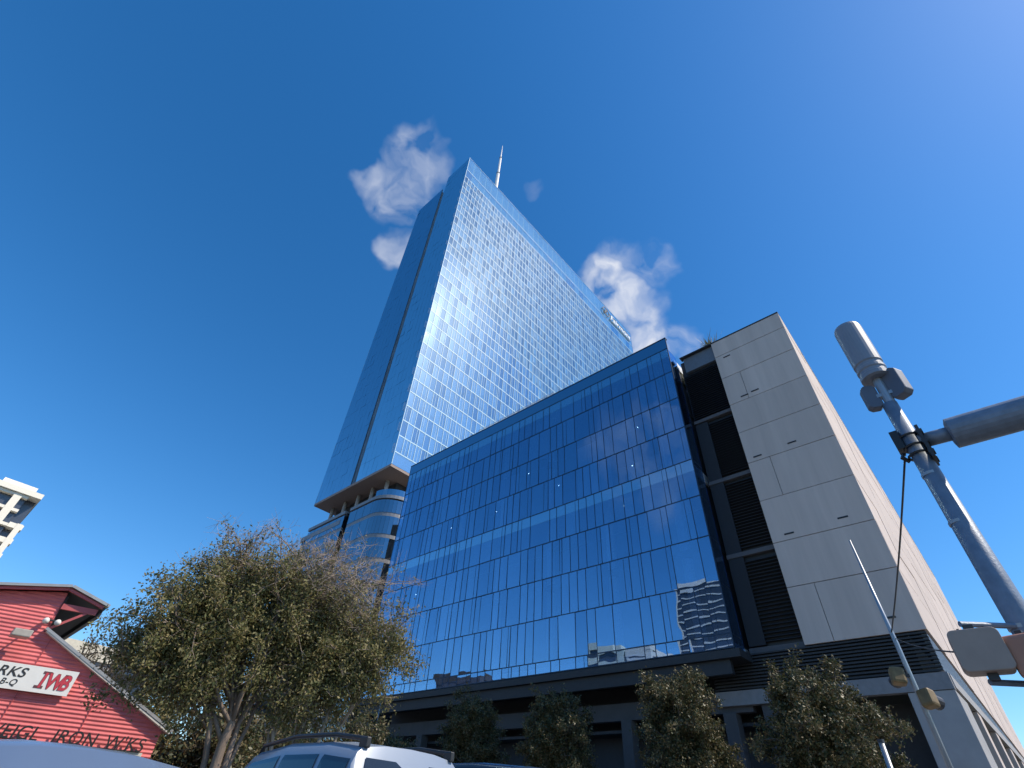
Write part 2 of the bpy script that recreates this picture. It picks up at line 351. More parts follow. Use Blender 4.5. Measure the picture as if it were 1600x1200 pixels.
# small vent slots in the panels
for y, z in ((8.2, 32.9), (7.2, 33.0), (8.8, 26.3), (5.9, 26.5), (8.4, 19.1), (4.6, 19.3), (4.4, 12.4), (8.6, 38.4)):
    piece('vent_slot', BLACK, cb, CX - .03, CX + .02, y - .35, y + .35, z, z + .12)
# louvre strip
LX = CX + .42
MB().box(LX + .25, LX + .6, YJ, 13.6, 11.6, TOP - .1).build('louvre_backing', BLACK, cb)
beams = [11.7, 18.6, 25.4, 32.3]
for z in beams: MB().box(LX - .12, LX + .3, YJ + .02, 13.55, z - .17, z + .17).build('ledge', mat('slate_ledge', (.10, .10, .108), .8), cb)
MB().box(LX - .1, LX + .3, YJ + .02, 13.1, 39.0, TOP - .02).build('head_panel', mat('slate_panel', (.13, .16, .20), .6), cb)
lv = MB()
for a, b in zip(beams, beams[1:] + [39.0]):
    z = a + .5
    while z < b - .45:
        lv.add([(LX - .02, YJ + .02, z), (LX - .02, 13.5, z), (LX + .2, 13.5, z + .14), (LX + .2, YJ + .02, z + .14), (LX - .02, YJ + .02, z + .03), (LX - .02, 13.5, z + .03), (LX + .2, 13.5, z + .17), (LX + .2, YJ + .02, z + .17)],
               [(0, 3, 2, 1), (4, 5, 6, 7), (0, 1, 5, 4), (1, 2, 6, 5), (2, 3, 7, 6), (3, 0, 4, 7)]); z += .26
lv.build('louvre_slats', DARKM, cb, kind='stuff')
MB().box(CX + .3, LX + .3, YJ - .04, YJ + .01, 11.6, TOP - .1).build('reveal', CONC2, cb)
MB().box(LX - .06, LX + .1, 12.3, 13.52, 12.0, 32.0).build('blank_panel', mat('slate_blank', (.018, .02, .025), .7), cb)
# base: louvre band, beam, piers, openings
lv = MB(); z = 9.4
while z < 11.4:
    lv.box(CX + .1, CX + .3, CY + .12, 16.5, z, z + .1)
    z += .2
lv.build('louvre_band', DARKM, cb, kind='stuff')
lv = MB(); z = 9.5
while z < 11.4:
    lv.add([(CX + .3, CY + .12, z), (XE, syf(XE) + .12, z), (XE, syf(XE) + .4, z), (CX + .3, CY + .4, z), (CX + .3, CY + .12, z + .1), (XE, syf(XE) + .12, z + .1), (XE, syf(XE) + .4, z + .1), (CX + .3, CY + .4, z + .1)],
         [(0, 3, 2, 1), (4, 5, 6, 7), (0, 1, 5, 4), (1, 2, 6, 5), (2, 3, 7, 6), (3, 0, 4, 7)]); z += .2
lv.build('louvre_band', GREYP, cb, kind='stuff')  # sunlit run of the dark band, its lit tone put into lighter metal
MB().box(CX + .35, XE - 1, CY + 1.1, 16.4, 9.3, 11.55).build('band_backing', DARKM, cb)
MB().box(CX - .05, CX + .5, CY, 16.5, 8.45, 9.3).build('concrete_beam', mat('grey_beam', (.22, .22, .23), .85), cb)
MB().box(CX + .5, XE, CY - .05, CY + .9, 8.6, 9.3).build('concrete_beam', CONC2, cb)
MB().box(CX, CX + 4.0, CY + .02, 5.1, .1, 8.43).build('pier', CONC2, cb, bevel=.04)
for i in range(9): MB().box(CX + 8 + i * 8.5, CX + 9.6 + i * 8.5, CY, CY + 1.4, .1, 8.58).build('pier', CONC, cb, bevel=.03)
for i in range(9):
    for j in range(3): MB().box(CX + 10.4 + i * 8.5 + j * 2, CX + 10.52 + i * 8.5 + j * 2, CY + .3, CY + .42, .1, 8.58).build('window_bar', ALU, cb)
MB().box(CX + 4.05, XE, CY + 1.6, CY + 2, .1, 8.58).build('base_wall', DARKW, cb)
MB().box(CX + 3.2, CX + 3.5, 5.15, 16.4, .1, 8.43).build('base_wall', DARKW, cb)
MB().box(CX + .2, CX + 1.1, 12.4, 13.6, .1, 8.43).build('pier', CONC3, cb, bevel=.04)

# ------------------------------------------------------------ tower
tw = thing('glass_tower', 'tall slab tower of pale blue mirrored glass with thin spire on top', 'tower', (90, 79, 0))
TX0, TX1, TY = 39.3, 141.5, 66.0
TZ0 = 47.5; FH = 3.55; F0 = 50.1; NF = 30; TTOP = 170.0; TTOP2 = 163.6
TYS0, TYS1, TYE = 76.7, 78.3, 90.6
NCOL = 73; cw = (TX1 - TX0) / NCOL
MB().box(TX0 + .25, TX1 - .25, TY + .5, TYS0 - .1, TZ0 + .1, TTOP - 4).build('core', TBACK, tw)
MB().box(TX0 + .25, TX1 - 4, TYS1 + .05, TYE - .2, TZ0 + .1, TTOP2 - 1.5).build('core', TBACK, tw)
MB().box(TX0 + .9, TX1 - 5, TYS0 - .1, TYS1 + .1, TZ0, TTOP2 - .5).build('slot_wall', mat('slot_wall', (.03, .05, .09), .7), tw)
MB().box(TX0 - .02, TX1 - .05, TY + .02, TYE - .02, TZ0 - .5, TZ0).build('soffit', mat('tan_soffit', (.30, .23, .20), .8), tw)
# window bays
patt = [random.random() for _ in range(NCOL)]
cells = []
for fl in range(NF):
    for c in range(NCOL):
        x0 = TX0 + c * cw; z0 = F0 + fl * FH
        q = random.random() * .55 + patt[c] * .45
        mi = 2 if q < .36 else (0 if q < .52 else (3 if q < .66 else 1))
        cells.append((x0 + .07, x0 + cw - .07, z0 + .17, z0 + FH - .17, mi))
def vis_size(c):
    x, z = (c[0] + c[1]) / 2, (c[2] + c[3]) / 2 - EYE
    t = GX / x
    if t < 1 and GY0 < TY * t < GY1 and z * t < 43.0 - EYE: return 0
    return 1 / (x * x + TY * TY + z * z)
order = sorted(range(len(cells)), key=lambda i: -vis_size(cells[i]))
single = set(order[:296])
rest = MB()
for i, (x0, x1, z0, z1, mi) in enumerate(cells):
    rx, rz = random.gauss(0, .003), random.gauss(0, .004)
    if i in single: piece('pane', TG[mi], tw, x0, x1, TY - .01, TY + .01, z0, z1, (rx, 0, rz))
    else:
        rest.cur = mi; dx = (x1 - x0) / 2 * rz; dz = (z1 - z0) / 2 * rx
        rest.quad((x0, TY - dx + dz, z0), (x1, TY + dx + dz, z0), (x1, TY + dx - dz, z1), (x0, TY - dx - dz, z1))
rest.build('window_panes', TG, tw, kind='stuff')
# blinds / lit ceilings behind part of the panes
bl = MB()
for (x0, x1, z0, z1, mi) in cells:
    if mi in (1, 3): bl.quad((x0, TY + .16, z0 + (0 if mi == 1 else 1.2)), (x1, TY + .16, z0 + (0 if mi == 1 else 1.2)), (x1, TY + .16, z1), (x0, TY + .16, z1))
bl.build('blinds', mat('tower_blind', (.50, .64, .74), .9, var=.15, scale=.4), tw, kind='stuff')
bands = MB()
for fl in range(NF + 1): bands.box(TX0, TX1, TY - .045, TY + .12, F0 + fl * FH - .12, F0 + fl * FH + .12)
bands.build('floor_bands', BAND, tw, kind='stuff')
ml = MB()
for c in range(1, NCOL):
    x = TX0 + c * cw; ml.box(x - .055, x + .055, TY - .07, TY + .1, F0 + .15, F0 + NF * FH - .15)
for (x0, x1, z0, z1, mi) in cells:
    if random.random() < .45:
        x = x0 + random.choice((.33, .5, .66)) * (x1 - x0); ml.box(x - .03, x + .03, TY - .04, TY + .06, z0, z1)
ml.build('mullion_grid', BAND, tw, kind='stuff')
# base skirt and crown
ZC = F0 + NF * FH
MB().box(TX0, TX1, TY - .02, TY + .1, TZ0, F0 - .16).build('skirt_glazing', TG[1], tw)
MB().box(TX0 + .05, TX1 - .05, TY + .2, TY + .4, TZ0, F0 - .16).build('skirt_backing', CURT, tw)
for c in range(36):
    x0 = TX0 + c * (TX1 - TX0) / 36; w = (TX1 - TX0) / 36
    piece('crown_panel', TCROWN if random.random() < .75 else TG[1], tw, x0 + .05, x0 + w - .05, TY - .012, TY + .012, ZC + .2, ZC + 4.6, (random.gauss(0, .004), 0, random.gauss(0, .004)))
    piece('crown_panel', TCROWN, tw, x0 + .05, x0 + w - .05, TY - .012, TY + .012, ZC + 4.8, TTOP - .1, (random.gauss(0, .004), 0, random.gauss(0, .004)))
MB().box(TX0 + .1, TX1 - .1, TY + .15, TY + .35, ZC, TTOP - .3).build('crown_backing', mat('crown_panel_back', (.46, .62, .72), .9, var=.12, scale=.2), tw)
MB().box(TX0, TX1, TY - .03, TY + .15, ZC + 4.6, ZC + 4.8).box(TX0, TX1, TY - .03, TY + .3, TTOP - .1, TTOP).build('crown_rail', BAND, tw)
# side glazing (faces the street): flat sheets with fine joints
def side(y0, y1, ztop, gmat, x=TX0):
    g = MB(); b = MB(); nz = int((ztop - TZ0) / FH); ny = max(2, int((y1 - y0) / 1.45)); h = (ztop - TZ0) / nz; w = (y1 - y0) / ny
    for i in range(nz):
        for j in range(ny):
            a = random.gauss(0, .003) * w; c = random.gauss(0, .003) * h
            g.quad((x + a + c, y0 + j * w + .015, TZ0 + i * h + .015), (x + a - c, y0 + j * w + .015, TZ0 + (i + 1) * h - .015), (x - a - c, y0 + (j + 1) * w - .015, TZ0 + (i + 1) * h - .015), (x - a + c, y0 + (j + 1) * w - .015, TZ0 + i * h + .015))
    g.build('side_glazing', gmat, tw, kind='stuff')
    MB().box(x + .1, x + .24, y0, y1, TZ0, ztop - .05).build('side_backing', mat('side_backing', (.10, .16, .22), .7), tw)
side(TY + .1, TYS0, TTOP, TSIDE2); side(TYS1, TYE, TTOP2, TSIDE)
for i in range(22): MB().box(TX0 - .22, TX0 - .02, TY + .6, TY + .66, F0 + i * 3.55 * 1.35, F0 + i * 3.55 * 1.35 + 2.0).build('edge_fin', ALU, tw)
MB().box(TX0 - .02, TX0 + .1, TY - .06, TY + .1, TZ0, TTOP).build('corner_post', BAND, tw)
MB().box(TX1 - .1, TX1, TY, TYS0, TZ0, TTOP - .2).box(TX0, TX1 - 4, TYE - .15, TYE, TZ0, TTOP2 - .3).build('rear_wall', mat('tower_rear', (.2, .3, .38), .3, .3), tw)
MB().box(TX0 + .3, TX1 - .3, TY + .5, TYS0 - .2, TTOP - 4, TTOP - 3.7).build('roof', PAVE, tw)
sp = MB().tube([(56.0, 70.5, 165), (56.0, 70.5, 192), (56.0, 70.5, 192.05), (56.0, 70.5, 206), (56.0, 70.5, 206.05), (56.0, 70.5, 218)], [.7, .62, .5, .42, .3, .1], 12)
sp.build('spire', mat('white_spire', (.85, .82, .78), .4, .1), tw, smooth=False)
for z in (192, 206): MB().tube([(56.0, 70.5, z - .2), (56.0, 70.5, z + .2)], .72 if z < 200 else .54, 12).build('spire_collar', CHAR, tw)
# roof sign
sg = thing('rooftop_sign', 'white script hotel name with round emblem high on the mirrored tower', 'sign', (131, TY, 161.5))
o = text_mesh('lettering', 'Fairmont', 4.6, mat('white_letter', (.9, .92, .95), .4), .12, .28, .0, sx=.94); o.rotation_euler = (math.pi / 2, 0, 0); o.location = (123.6, TY - .45, 163.2)
link(o, sg)
em = MB()
for k in range(24):
    a0, a1 = 2 * math.pi * k / 24, 2 * math.pi * (k + 1) / 24
    for r0, r1 in ((2.2, 2.5),):
        em.add([(120.6 + r * math.cos(a), TY - .4 - d, 165 + r * math.sin(a)) for a in (a0, a1) for r in (r0, r1) for d in (0, .2)], [(1, 3, 7, 5), (0, 4, 6, 2), (2, 6, 7, 3), (0, 1, 5, 4)])
em.build('emblem_ring', CHAR, sg)
o = text_mesh('emblem_letter', 'F', 3.6, CHAR, .1, .3, .03); o.rotation_euler = (math.pi / 2, 0, 0); o.location = (119.4, TY - .45, 163.9); link(o, sg)
MB().box(123.3, 139.6, TY - .3, TY - .15, 162.7, 162.95).box(123.3, 139.6, TY - .3, TY - .15, 166.4, 166.6).build('sign_rail', CHAR, sg)

# ------------------------------------------------------------ rounded lower block below the tower
rb = thing('rounded_glass_block', 'grey glazed block with curved corner directly below the mirrored tower', 'building', (50, 78, 0))
RX, RY, RR = 40.4, 66.2, 4.4
def outline(off, n=10):
    x0, y0, r = RX + off, RY + off, RR - off
    pts = [(80, y0)]
    for k in range(n + 1):
        a = -math.pi / 2 - (math.pi / 2) * k / n
        pts.append((x0 + r + r * math.cos(a), y0 + r + r * math.sin(a)))
    pts.append((x0, 77.4)); pts.append((x0 + 1.4, 77.4)); pts.append((x0 + 1.4, 79)); pts.append((x0, 79)); pts.append((x0, 91.5)); pts.append((80, 91.5))
    return pts
def slab_ring(mb, off, z0, z1):
    p = outline(off); mb.prism(p, lambda u, v, d: (u, v, d), z0, z1)
gm = glass('grey_podium_glass', .36, (.72, .84, .95), (.3, .36, .42), .02, .02, .4)
body = MB(); p = outline(.35); body.prism(p, lambda u, v, d: (u, v, d), .1, 42.6); body.build('core', mat('grey_core', (.055, .06, .07), .8), rb)
zz = [1, 6, 10.5, 15, 19.2, 23.4, 27.6, 31.6, 35.6, 39.4, 42.4]
pts = outline(.0)
for i in range(len(zz) - 1):
    b = MB(); slab_ring(b, .05, zz[i] - .32, zz[i] + .32); b.build('floor_band', mat('grey_band', (.24, .25, .27), .5, .2), rb)
    for k in range(len(pts) - 1):
        (ax, ay), (bx, by) = pts[k], pts[k + 1]; L_ = math.hypot(bx - ax, by - ay); n = max(1, round(L_ / 2.6)) if k not in (0,) else 8
        for j in range(n):
            if ax + (bx - ax) * (j + .5) / n > 62: continue
            u0, u1 = (j + .02) / n, (j + .98) / n
            q = [(ax + (bx - ax) * u, ay + (by - ay) * u) for u in (u0, u1)]
            gp = MB(); gp.quad((*q[0], zz[i] + .34), (*q[0], zz[i + 1] - .34), (*q[1], zz[i + 1] - .34), (*q[1], zz[i] + .34)); gp.build('pane', gm, rb)
b = MB(); slab_ring(b, -.15, 42.3, 42.9); b.build('terrace_slab', mat('grey_band', (.2, .2, .2)), rb)
b = MB(); p = outline(.2)
for k in range(1, 11):
    (ax, ay), (bx, by) = p[k], p[k + 1]; b.quad((ax, ay, 43.0), (bx, by, 43.0), (bx, by, 44.2), (ax, ay, 44.2))
b.build('glass_balustrade', PARA, rb)
MB().box(43.5, 82, 69.5, 89, 42.9, 46.98).build('recessed_storey', mat('dark_storey', (.03, .035, .045), .4), rb)
for i in range(5): MB().tube([(42.2, 70.5 + i * 4.4, 42.9), (42.2, 70.5 + i * 4.4, 46.98)], .35, 12).build('column', CONC2, rb, smooth=True)
for i in range(3): MB().tube([(46.5 + i * 5, 68.2, 42.9), (46.5 + i * 5, 68.2, 46.98)], .35, 12).build('column', CONC2, rb, smooth=True)
MB().box(40.6, 52, 80.3, 93.2, 2, 41.2).build('side_wing', mat('grey_wing', (.10, .12, .15), .25, .2), rb)
for z in (24.5, 28.6, 32.7, 36.8, 40.6): MB().box(40.35, 52.3, 80.1, 93.5, z, z + .9).build('wing_band', mat('grey_band', (.24, .25, .27)), rb)

# ------------------------------------------------------------ red corrugated barn
BAZ = R_(-18); U = Vector((math.cos(BAZ), math.sin(BAZ), 0)); NV = Vector((-U.y, U.x, 0))
P0 = Vector((27 * math.cos(R_(71.9)), 27 * math.sin(R_(71.9)), 0))
DV = NV - U * math.tan(R_(16))
def B(s, z, d=0): q = P0 + U * s + DV * d; return (q.x, q.y, z)
bn = thing('red_barn', 'red corrugated tin shed with cream roof edges beside the leafy trees', 'building', tuple(P0))
poly = [(0, 0), (0, 3.40), (-5.25, 5.90), (-5.35, 7.40), (-9.0, 6.72), (-9.0, 5.9), (-14.2, 3.4), (-14.2, 0)]
MB().prism(poly, lambda u, v, d: B(u, v, d), .06, 11).build('wall', REDT, bn)
# corrugated sheets: real ribs across the front
def top_at(s):
    if s > -5.25: return 3.40 + (5.90 - 3.40) * (-s / 5.25)
    if s > -5.37: return 7.40
    if s > -9: return 7.40 - (-(s + 5.35)) * .186
    return 5.9 - (-(s + 9)) * .48
sid = MB(); pitch = .13; z = .0
def right_at(z):
    if z <= 3.40: return 0.
    if z <= 5.90: return -5.25 * (z - 3.40) / 2.5
    return -5.35
def left_at(z):
    if z <= 3.4: return -14.2
    if z <= 5.9: return -14.2 + 5.2 * (z - 3.4) / 2.5
    if z <= 6.72: return -9.0
    return -5.35 - (7.40 - z) / .186
seg = 6; prof = []
zt = 0
while zt < 7.38:
    for k in range(seg): prof.append((zt + pitch * k / seg, .03 * (1 - math.cos(2 * math.pi * k / seg)) / 2))
    zt += pitch
pv = []
for (z, o_) in prof:
    if z > 7.38: break
    pv.append((B(left_at(z), z, .055 - o_), B(right_at(z), z, .055 - o_)))
sid.v = [tuple(q) for ab in pv for q in ab]; sid.f = [(2 * i, 2 * i + 1, 2 * i + 3, 2 * i + 2) for i in range(len(pv) - 1)]; sid.mi = [0] * len(sid.f)
sid.build('corrugated_siding', RED, bn, kind='stuff')
for s in (-2.6, -5.0, -7.6):
    pz = top_at(s) - .05; MB().prism([(s - .012, 2.7), (s + .012, 2.7), (s + .012, pz), (s - .012, pz)], lambda u, v, d: B(u, v, d), .0, .03).build('sheet_seam', REDT, bn)
# roofs
def slab(s0, z0, s1, z1, th, d0, d1, name, m):
    L_ = math.hypot(s1 - s0, z1 - z0); nx, nz_ = -(z1 - z0) / L_, (s1 - s0) / L_
    if nz_ < 0: nx, nz_ = -nx, -nz_
    MB().prism([(s0, z0), (s1, z1), (s1 + nx * th, z1 + nz_ * th), (s0 + nx * th, z0 + nz_ * th)], lambda u, v, d: B(u, v, d), d0, d1).build(name, m, bn)
slab(-5.38, 5.98, .28, 3.32, .09, -.22, 11.3, 'lower_roof', TINROOF)
slab(-14.4, 3.3, -9.0, 5.95, .09, -.22, 11.3, 'lower_roof', TINROOF)
slab(-5.38, 7.52, -3.86, 7.06, .10, -.40, 11.3, 'upper_roof', TINROOF)
slab(-9.6, 6.72, -5.38, 7.52, .10, -.40, 11.3, 'upper_roof', TINROOF)
slab(-5.30, 5.90, .22, 3.26, .06, -.20, .0, 'rake_trim', CREAM)
slab(-5.42, 7.40, -4.02, 6.98, .10, -.30, -.2, 'rake_board', REDT)
slab(-9.5, 6.62, -5.42, 7.40, .10, -.30, -.2, 'rake_board', REDT)
MB().prism([(-5.30, 6.76), (-4.1, 6.76), (-4.1, 6.96), (-5.30, 6.96)], lambda u, v, d: B(u, v, d), -.1, .02).build('tie_beam', REDT, bn)
slab(-5.28, 5.98, -4.35, 6.76, .09, -.08, .02, 'brace', REDT)
MB().prism([(-5.33, 5.95), (-5.25, 5.95), (-5.25, 7.3), (-5.33, 7.3)], lambda u, v, d: B(u, v, d), .12, 11).build('clerestory_wall', mat('shade_dark_soffit', (.035, .033, .035)), bn)  # wall and soffit boards near-black, recess shade put into their colour
slab(-5.33, 7.38, -3.92, 6.95, .09, -.28, 11.2, 'soffit_board', mat('shade_dark_soffit', (.035, .033, .035), .9))
slab(-4.05, 6.72, -3.9, 6.72, .3, .1, 11.2, 'eave_board', mat('shade_dark_soffit', (.035, .033, .035)))
MB().prism([(-3.3, 2.50), (-.35, 2.50), (-.35, 2.62), (-3.3, 2.62)], lambda u, v, d: B(u, v, d), -.12, .02).build('lintel', CREAM, bn)
for s in (-12.5, -9.5, -6.5): MB().prism([(s, 0), (s + 1.6, 0), (s + 1.6, 2.2), (s, 2.2)], lambda u, v, d: B(u, v, d), -.03, .03).build('door', CREAM, bn)
def on_wall(o, s, z, d, parent, **k):
    M = Matrix(((U.x, 0, -NV.x, 0), (U.y, 0, -NV.y, 0), (0, 1, 0, 0), (0, 0, 0, 1)))
    o.matrix_basis = Matrix.Translation(B(s, z, d)) @ M
    return link(o, parent, **k)
IRON = mat('black_iron', (.03, .026, .026), .6, .3)
for wd, sx_ in (('F', -5.75), ('WEIGL', -3.72), ('IRON', -1.98), ("W'KS", -.42)):
    o = text_mesh('iron_word', wd, .58, IRON, .02, .12, .004, 'RIGHT', 1.05, .92); on_wall(o, sx_, 2.64, -.16, bn, kind='stuff')
MB().prism([(-6.2, 2.62), (-.45, 2.62), (-.45, 2.65), (-6.2, 2.65)], lambda u, v, d: B(u, v, d), -.17, -.14).build('lettering_rail', IRON, bn)
# signboard
sb = thing('painted_signboard', 'long white board lettered in black with red outlined monogram on the red wall', 'sign', B(-6.8, 4.0, -.1))
MB().prism([(-10.4, 4.0), (-3.57, 4.0), (-3.57, 4.79), (-10.4, 4.79)], lambda u, v, d: B(u, v, d), -.16, -.08).build('board', WHITE, sb)
INK = mat('black_sign_ink', (.03, .03, .03), .6)
o = text_mesh('lettering', 'IRON WORKS', .42, INK, .003, .18, .008, 'RIGHT', 1.08, 1.12); on_wall(o, -5.12, 4.39, -.165, sb)
o = text_mesh('small_lettering', 'BAR-B-Q', .27, INK, .003, .18, .004, 'RIGHT', 1.1); on_wall(o, -5.22, 4.12, -.165, sb)
for q, (ch, w_) in enumerate((('I', .0), ('W', .17), ('B', .62))):
    o = text_mesh('monogram_outline', ch, .66, mat('maroon_ink', (.13, .045, .045), .6), .003, .1, .034, 'LEFT', 1, .78); on_wall(o, -4.60 + w_, 4.165, -.165, sb)
    o = text_mesh('monogram_letter', ch, .66, mat('red_ink', (.55, .05, .07), .6), .003, .1, .016, 'LEFT', 1, .78); on_wall(o, -4.60 + w_, 4.165, -.172, sb)
for z_, ds in ((4.13, -.02), (4.585, .045)):
    MB().prism([(-4.67 + ds, z_), (-4.40 + ds, z_), (-4.40 + ds, z_ + .085), (-4.67 + ds, z_ + .085)], lambda u, v, d: B(u, v, d), -.17, -.16).build('monogram_serif', mat('maroon_ink', (.13, .045, .045)), sb)
# flood lamp and its bracket on the wall
fl = thing('flood_lamp', 'beige box flood lamp sticking out of the red wall above the white board', 'lamp', B(-5.9, 5.7, -.3))
MB().prism([(-6.3, 5.50), (-5.72, 5.50), (-5.72, 5.74), (-6.3, 5.74)], lambda u, v, d: B(u, v, d), -.95, -.35).build('housing', mat('beige_metal', (.42, .38, .32), .5), fl, bevel=.03)
MB().tube([B(-5.9, 5.75, .0), B(-5.9, 5.75, -.4)], .03, 6).build('bracket', CHAR, fl)
tl = thing('twin_spotlight', 'pair of small white spotlights at the corner under the shed roof', 'lamp', B(-5.2, 6.3, 0))
for s in (-5.5, -5.12):
    MB().tube([B(s, 6.33, -.02), B(s, 6.30, -.12), B(s - .02, 6.24, -.28)], [.04, .09, .11], 10).build('lamp_head', WHITE, tl, smooth=True)
MB().tube([B(-5.5, 6.33, -.03), B(-5.12, 6.33, -.03)], .035, 6).build('mount', CHAR, tl)

# ------------------------------------------------------------ trees
def leaves_mesh(name, pts, size, m, up=.3):
    n = len(pts)
    d = rng.normal(size=(n, 3)); d[:, 2] -= up; d /= np.linalg.norm(d, axis=1)[:, None]
    e = rng.normal(size=(n, 3)); e -= d * (e * d).sum(1)[:, None]; e /= np.linalg.norm(e, axis=1)[:, None]
    L_ = size * rng.uniform(.6, 1.25, n)[:, None]; Wd = L_ * .24
    nn = np.cross(d, e)
    a = pts; b = pts + d * L_ * .5 + e * Wd + nn * L_ * .06; c = pts + d * L_; f = pts + d * L_ * .5 - e * Wd + nn * L_ * .06
    v = np.stack([a, b, c, f], 1).reshape(-1, 3)
    me = bpy.data.meshes.new(name); me.vertices.add(4 * n); me.vertices.foreach_set('co', v.ravel().astype(np.float32))
    me.loops.add(4 * n); me.loops.foreach_set('vertex_index', np.arange(4 * n, dtype=np.int32))
    me.polygons.add(n); me.polygons.foreach_set('loop_start', np.arange(0, 4 * n, 4, dtype=np.int32)); me.polygons.foreach_set('loop_total', np.full(n, 4, np.int32))
    me.materials.append(m); me.update(); me.validate(); return me
def leaf_mat(name, cols, rough=.5, trans=.25):
    m = bpy.data.materials.new(name); m.use_nodes = True; nt = m.node_tree; N = nt.nodes; L = nt.links
    p = N['Principled BSDF']; p.inputs['Roughness'].default_value = rough; p.inputs['Specular IOR Level'].default_value = .4
    g = N.new('ShaderNodeNewGeometry'); cr = N.new('ShaderNodeValToRGB'); L.new(g.outputs['Random Per Island'], cr.inputs[0])
    while len(cr.color_ramp.elements) < len(cols): cr.color_ramp.elements.new(.5)
    for i, c in enumerate(cols): cr.color_ramp.elements[i].position = i / (len(cols) - 1); cr.color_ramp.elements[i].color = (*c, 1)
    L.new(cr.outputs[0], p.inputs['Base Color'])
    out = N['Material Output']; ad = N.new('ShaderNodeMixShader'); ad.inputs[0].default_value = trans
    tl_ = N.new('ShaderNodeBsdfTranslucent'); L.new(cr.outputs[0], tl_.inputs[0])
    L.new(p.outputs[0], ad.inputs[1]); L.new(tl_.outputs[0], ad.inputs[2]); L.new(ad.outputs[0], out.inputs[0])
    return m
def bend(a, b, n, wob):
    a, b = Vector(a), Vector(b); L_ = (b - a).length; out = []
    o1 = Vector([random.gauss(0, wob) * L_ for _ in range(3)])
    for i in range(n + 1):
        t = i / n; q = a.lerp(b, t); s = math.sin(math.pi * t)
        q += o1 * s * .6 + Vector((0, 0, .12 * L_ * s)) + (Vector([random.gauss(0, wob * .35) * L_ for _ in range(3)]) if 0 < i < n else Vector())
        out.append(q)
    return out
def make_tree(name, label, loc, H, crown, stems, nlimb, nsub, ntwig, leaves, lsize, lm, bark, twigm, group, bare=None, spread=.28, trunk_r=.14, fork=.35, twig_r=.008):
    """crown: list of ellipsoids (cx,cy,cz,rx,ry,rz,weight); stems: list of (bx,by,tx,ty,tz,r)"""
    t = thing(name, label, 'tree', loc, 0, group)
    tr = MB(); tw_ = MB(); lp = []
    tops = []
    for (bx, by, tx, ty, tz, r) in stems:
        pts = bend((bx, by, 0), (tx, ty, tz), 6, .04); tr.tube(pts, [r * (1.35 if i == 0 else 1 - .45 * i / 6) for i in range(7)], 9); tops.append((pts, r))
    wts = np.array([c[6] for c in crown], float); wts /= wts.sum()
    for _ in range(nlimb):
        c = crown[rng.choice(len(crown), p=wts)]
        while True:
            u = rng.uniform(-1, 1, 3)
            if .15 < (u ** 2).sum() < 1: break
        rr = .80
        e = Vector((c[0] + u[0] * c[3] * rr, c[1] + u[1] * c[4] * rr, c[2] + u[2] * c[5] * rr))
        pts, r = min(tops, key=lambda q: (q[0][-1] - e).length + random.uniform(0, 1.5)); st = pts[random.choice([4, 5, 6, 6])]
        if e.z < st.z + .1: st = pts[random.choice([2, 3, 4])]
        lb = bend(st, e, 5, .06); tr.tube(lb, [r * .42 * (1 - .75 * i / 5) for i in range(6)], 6)
        for _s in range(nsub):
            s0 = lb[random.choice([2, 3, 4, 5, 5])]; sd = Vector(rng.normal(size=3)); sd.z += .35; sd.normalize()
            s1 = s0 + sd * random.uniform(.5, 1.15) * spread * 3.2
            sb_ = bend(s0, s1, 3, .08); tr.tube(sb_, [r * .12 * (1 - .5 * i / 3) + twig_r * .6 for i in range(4)], 4, False)
            isbare = bare(s1) if bare else 0
            for _t in range(ntwig):
                t0 = sb_[random.choice([1, 2, 3, 3])]; td = Vector(rng.normal(size=3)) * .8 + sd; td.z += .25; td.normalize()
                t1 = t0 + td * random.uniform(.4, 1.0) * spread * 2
                tw_.tube([t0, (t0 + t1) / 2 + Vector(rng.normal(size=3)) * .03, t1], [twig_r, twig_r * .8, twig_r * .45], 3, False)
                if isbare:
                    for _q in range(3):
                        t2 = t1 + Vector(rng.normal(size=3)) * .18 + td * .14; tw_.tube([t0.lerp(t1, random.uniform(.5, 1)), t2], [twig_r * .6, twig_r * .35], 3, False)
                nl = int(leaves * (1 - .9 * isbare) * random.uniform(.5, 1.5))
                if nl: 
                    k = rng.uniform(.25, 1.15, nl)[:, None]
                    lp.append(np.array(t0)[None] * (1 - k) + np.array(t1)[None] * k + rng.normal(size=(nl, 3)) * spread * .42)
    tr.build('trunk', bark, t, smooth=True, local=True)
    tw_.build('twigs', twigm, t, local=True, kind='stuff')
    o = bpy.data.objects.new('crown', leaves_mesh('crown', np.concatenate(lp), lsize, lm)); link(o, t, local=True, kind='stuff')
    return t
BARK = mat('grey_brown_bark', (.20, .15, .115), .9, var=.35, scale=5, bump=.6, bscale=25, stretch=(1, 1, .25))
BARK2 = mat('dark_bark', (.085, .07, .055), .9, var=.3, scale=6, bump=.6)
TWIG = mat('pale_twigs', (.30, .24, .20), .9, var=.25, scale=2)
TWIGD = mat('brown_twigs', (.11, .085, .06), .9)
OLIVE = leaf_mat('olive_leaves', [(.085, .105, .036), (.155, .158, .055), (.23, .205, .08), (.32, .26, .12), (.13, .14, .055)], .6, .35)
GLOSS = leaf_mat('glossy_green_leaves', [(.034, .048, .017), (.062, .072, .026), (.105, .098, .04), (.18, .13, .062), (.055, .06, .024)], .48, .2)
BROWN = leaf_mat('autumn_leaves', [(.06, .045, .025), (.10, .07, .035), (.05, .05, .02), (.16, .10, .05)])
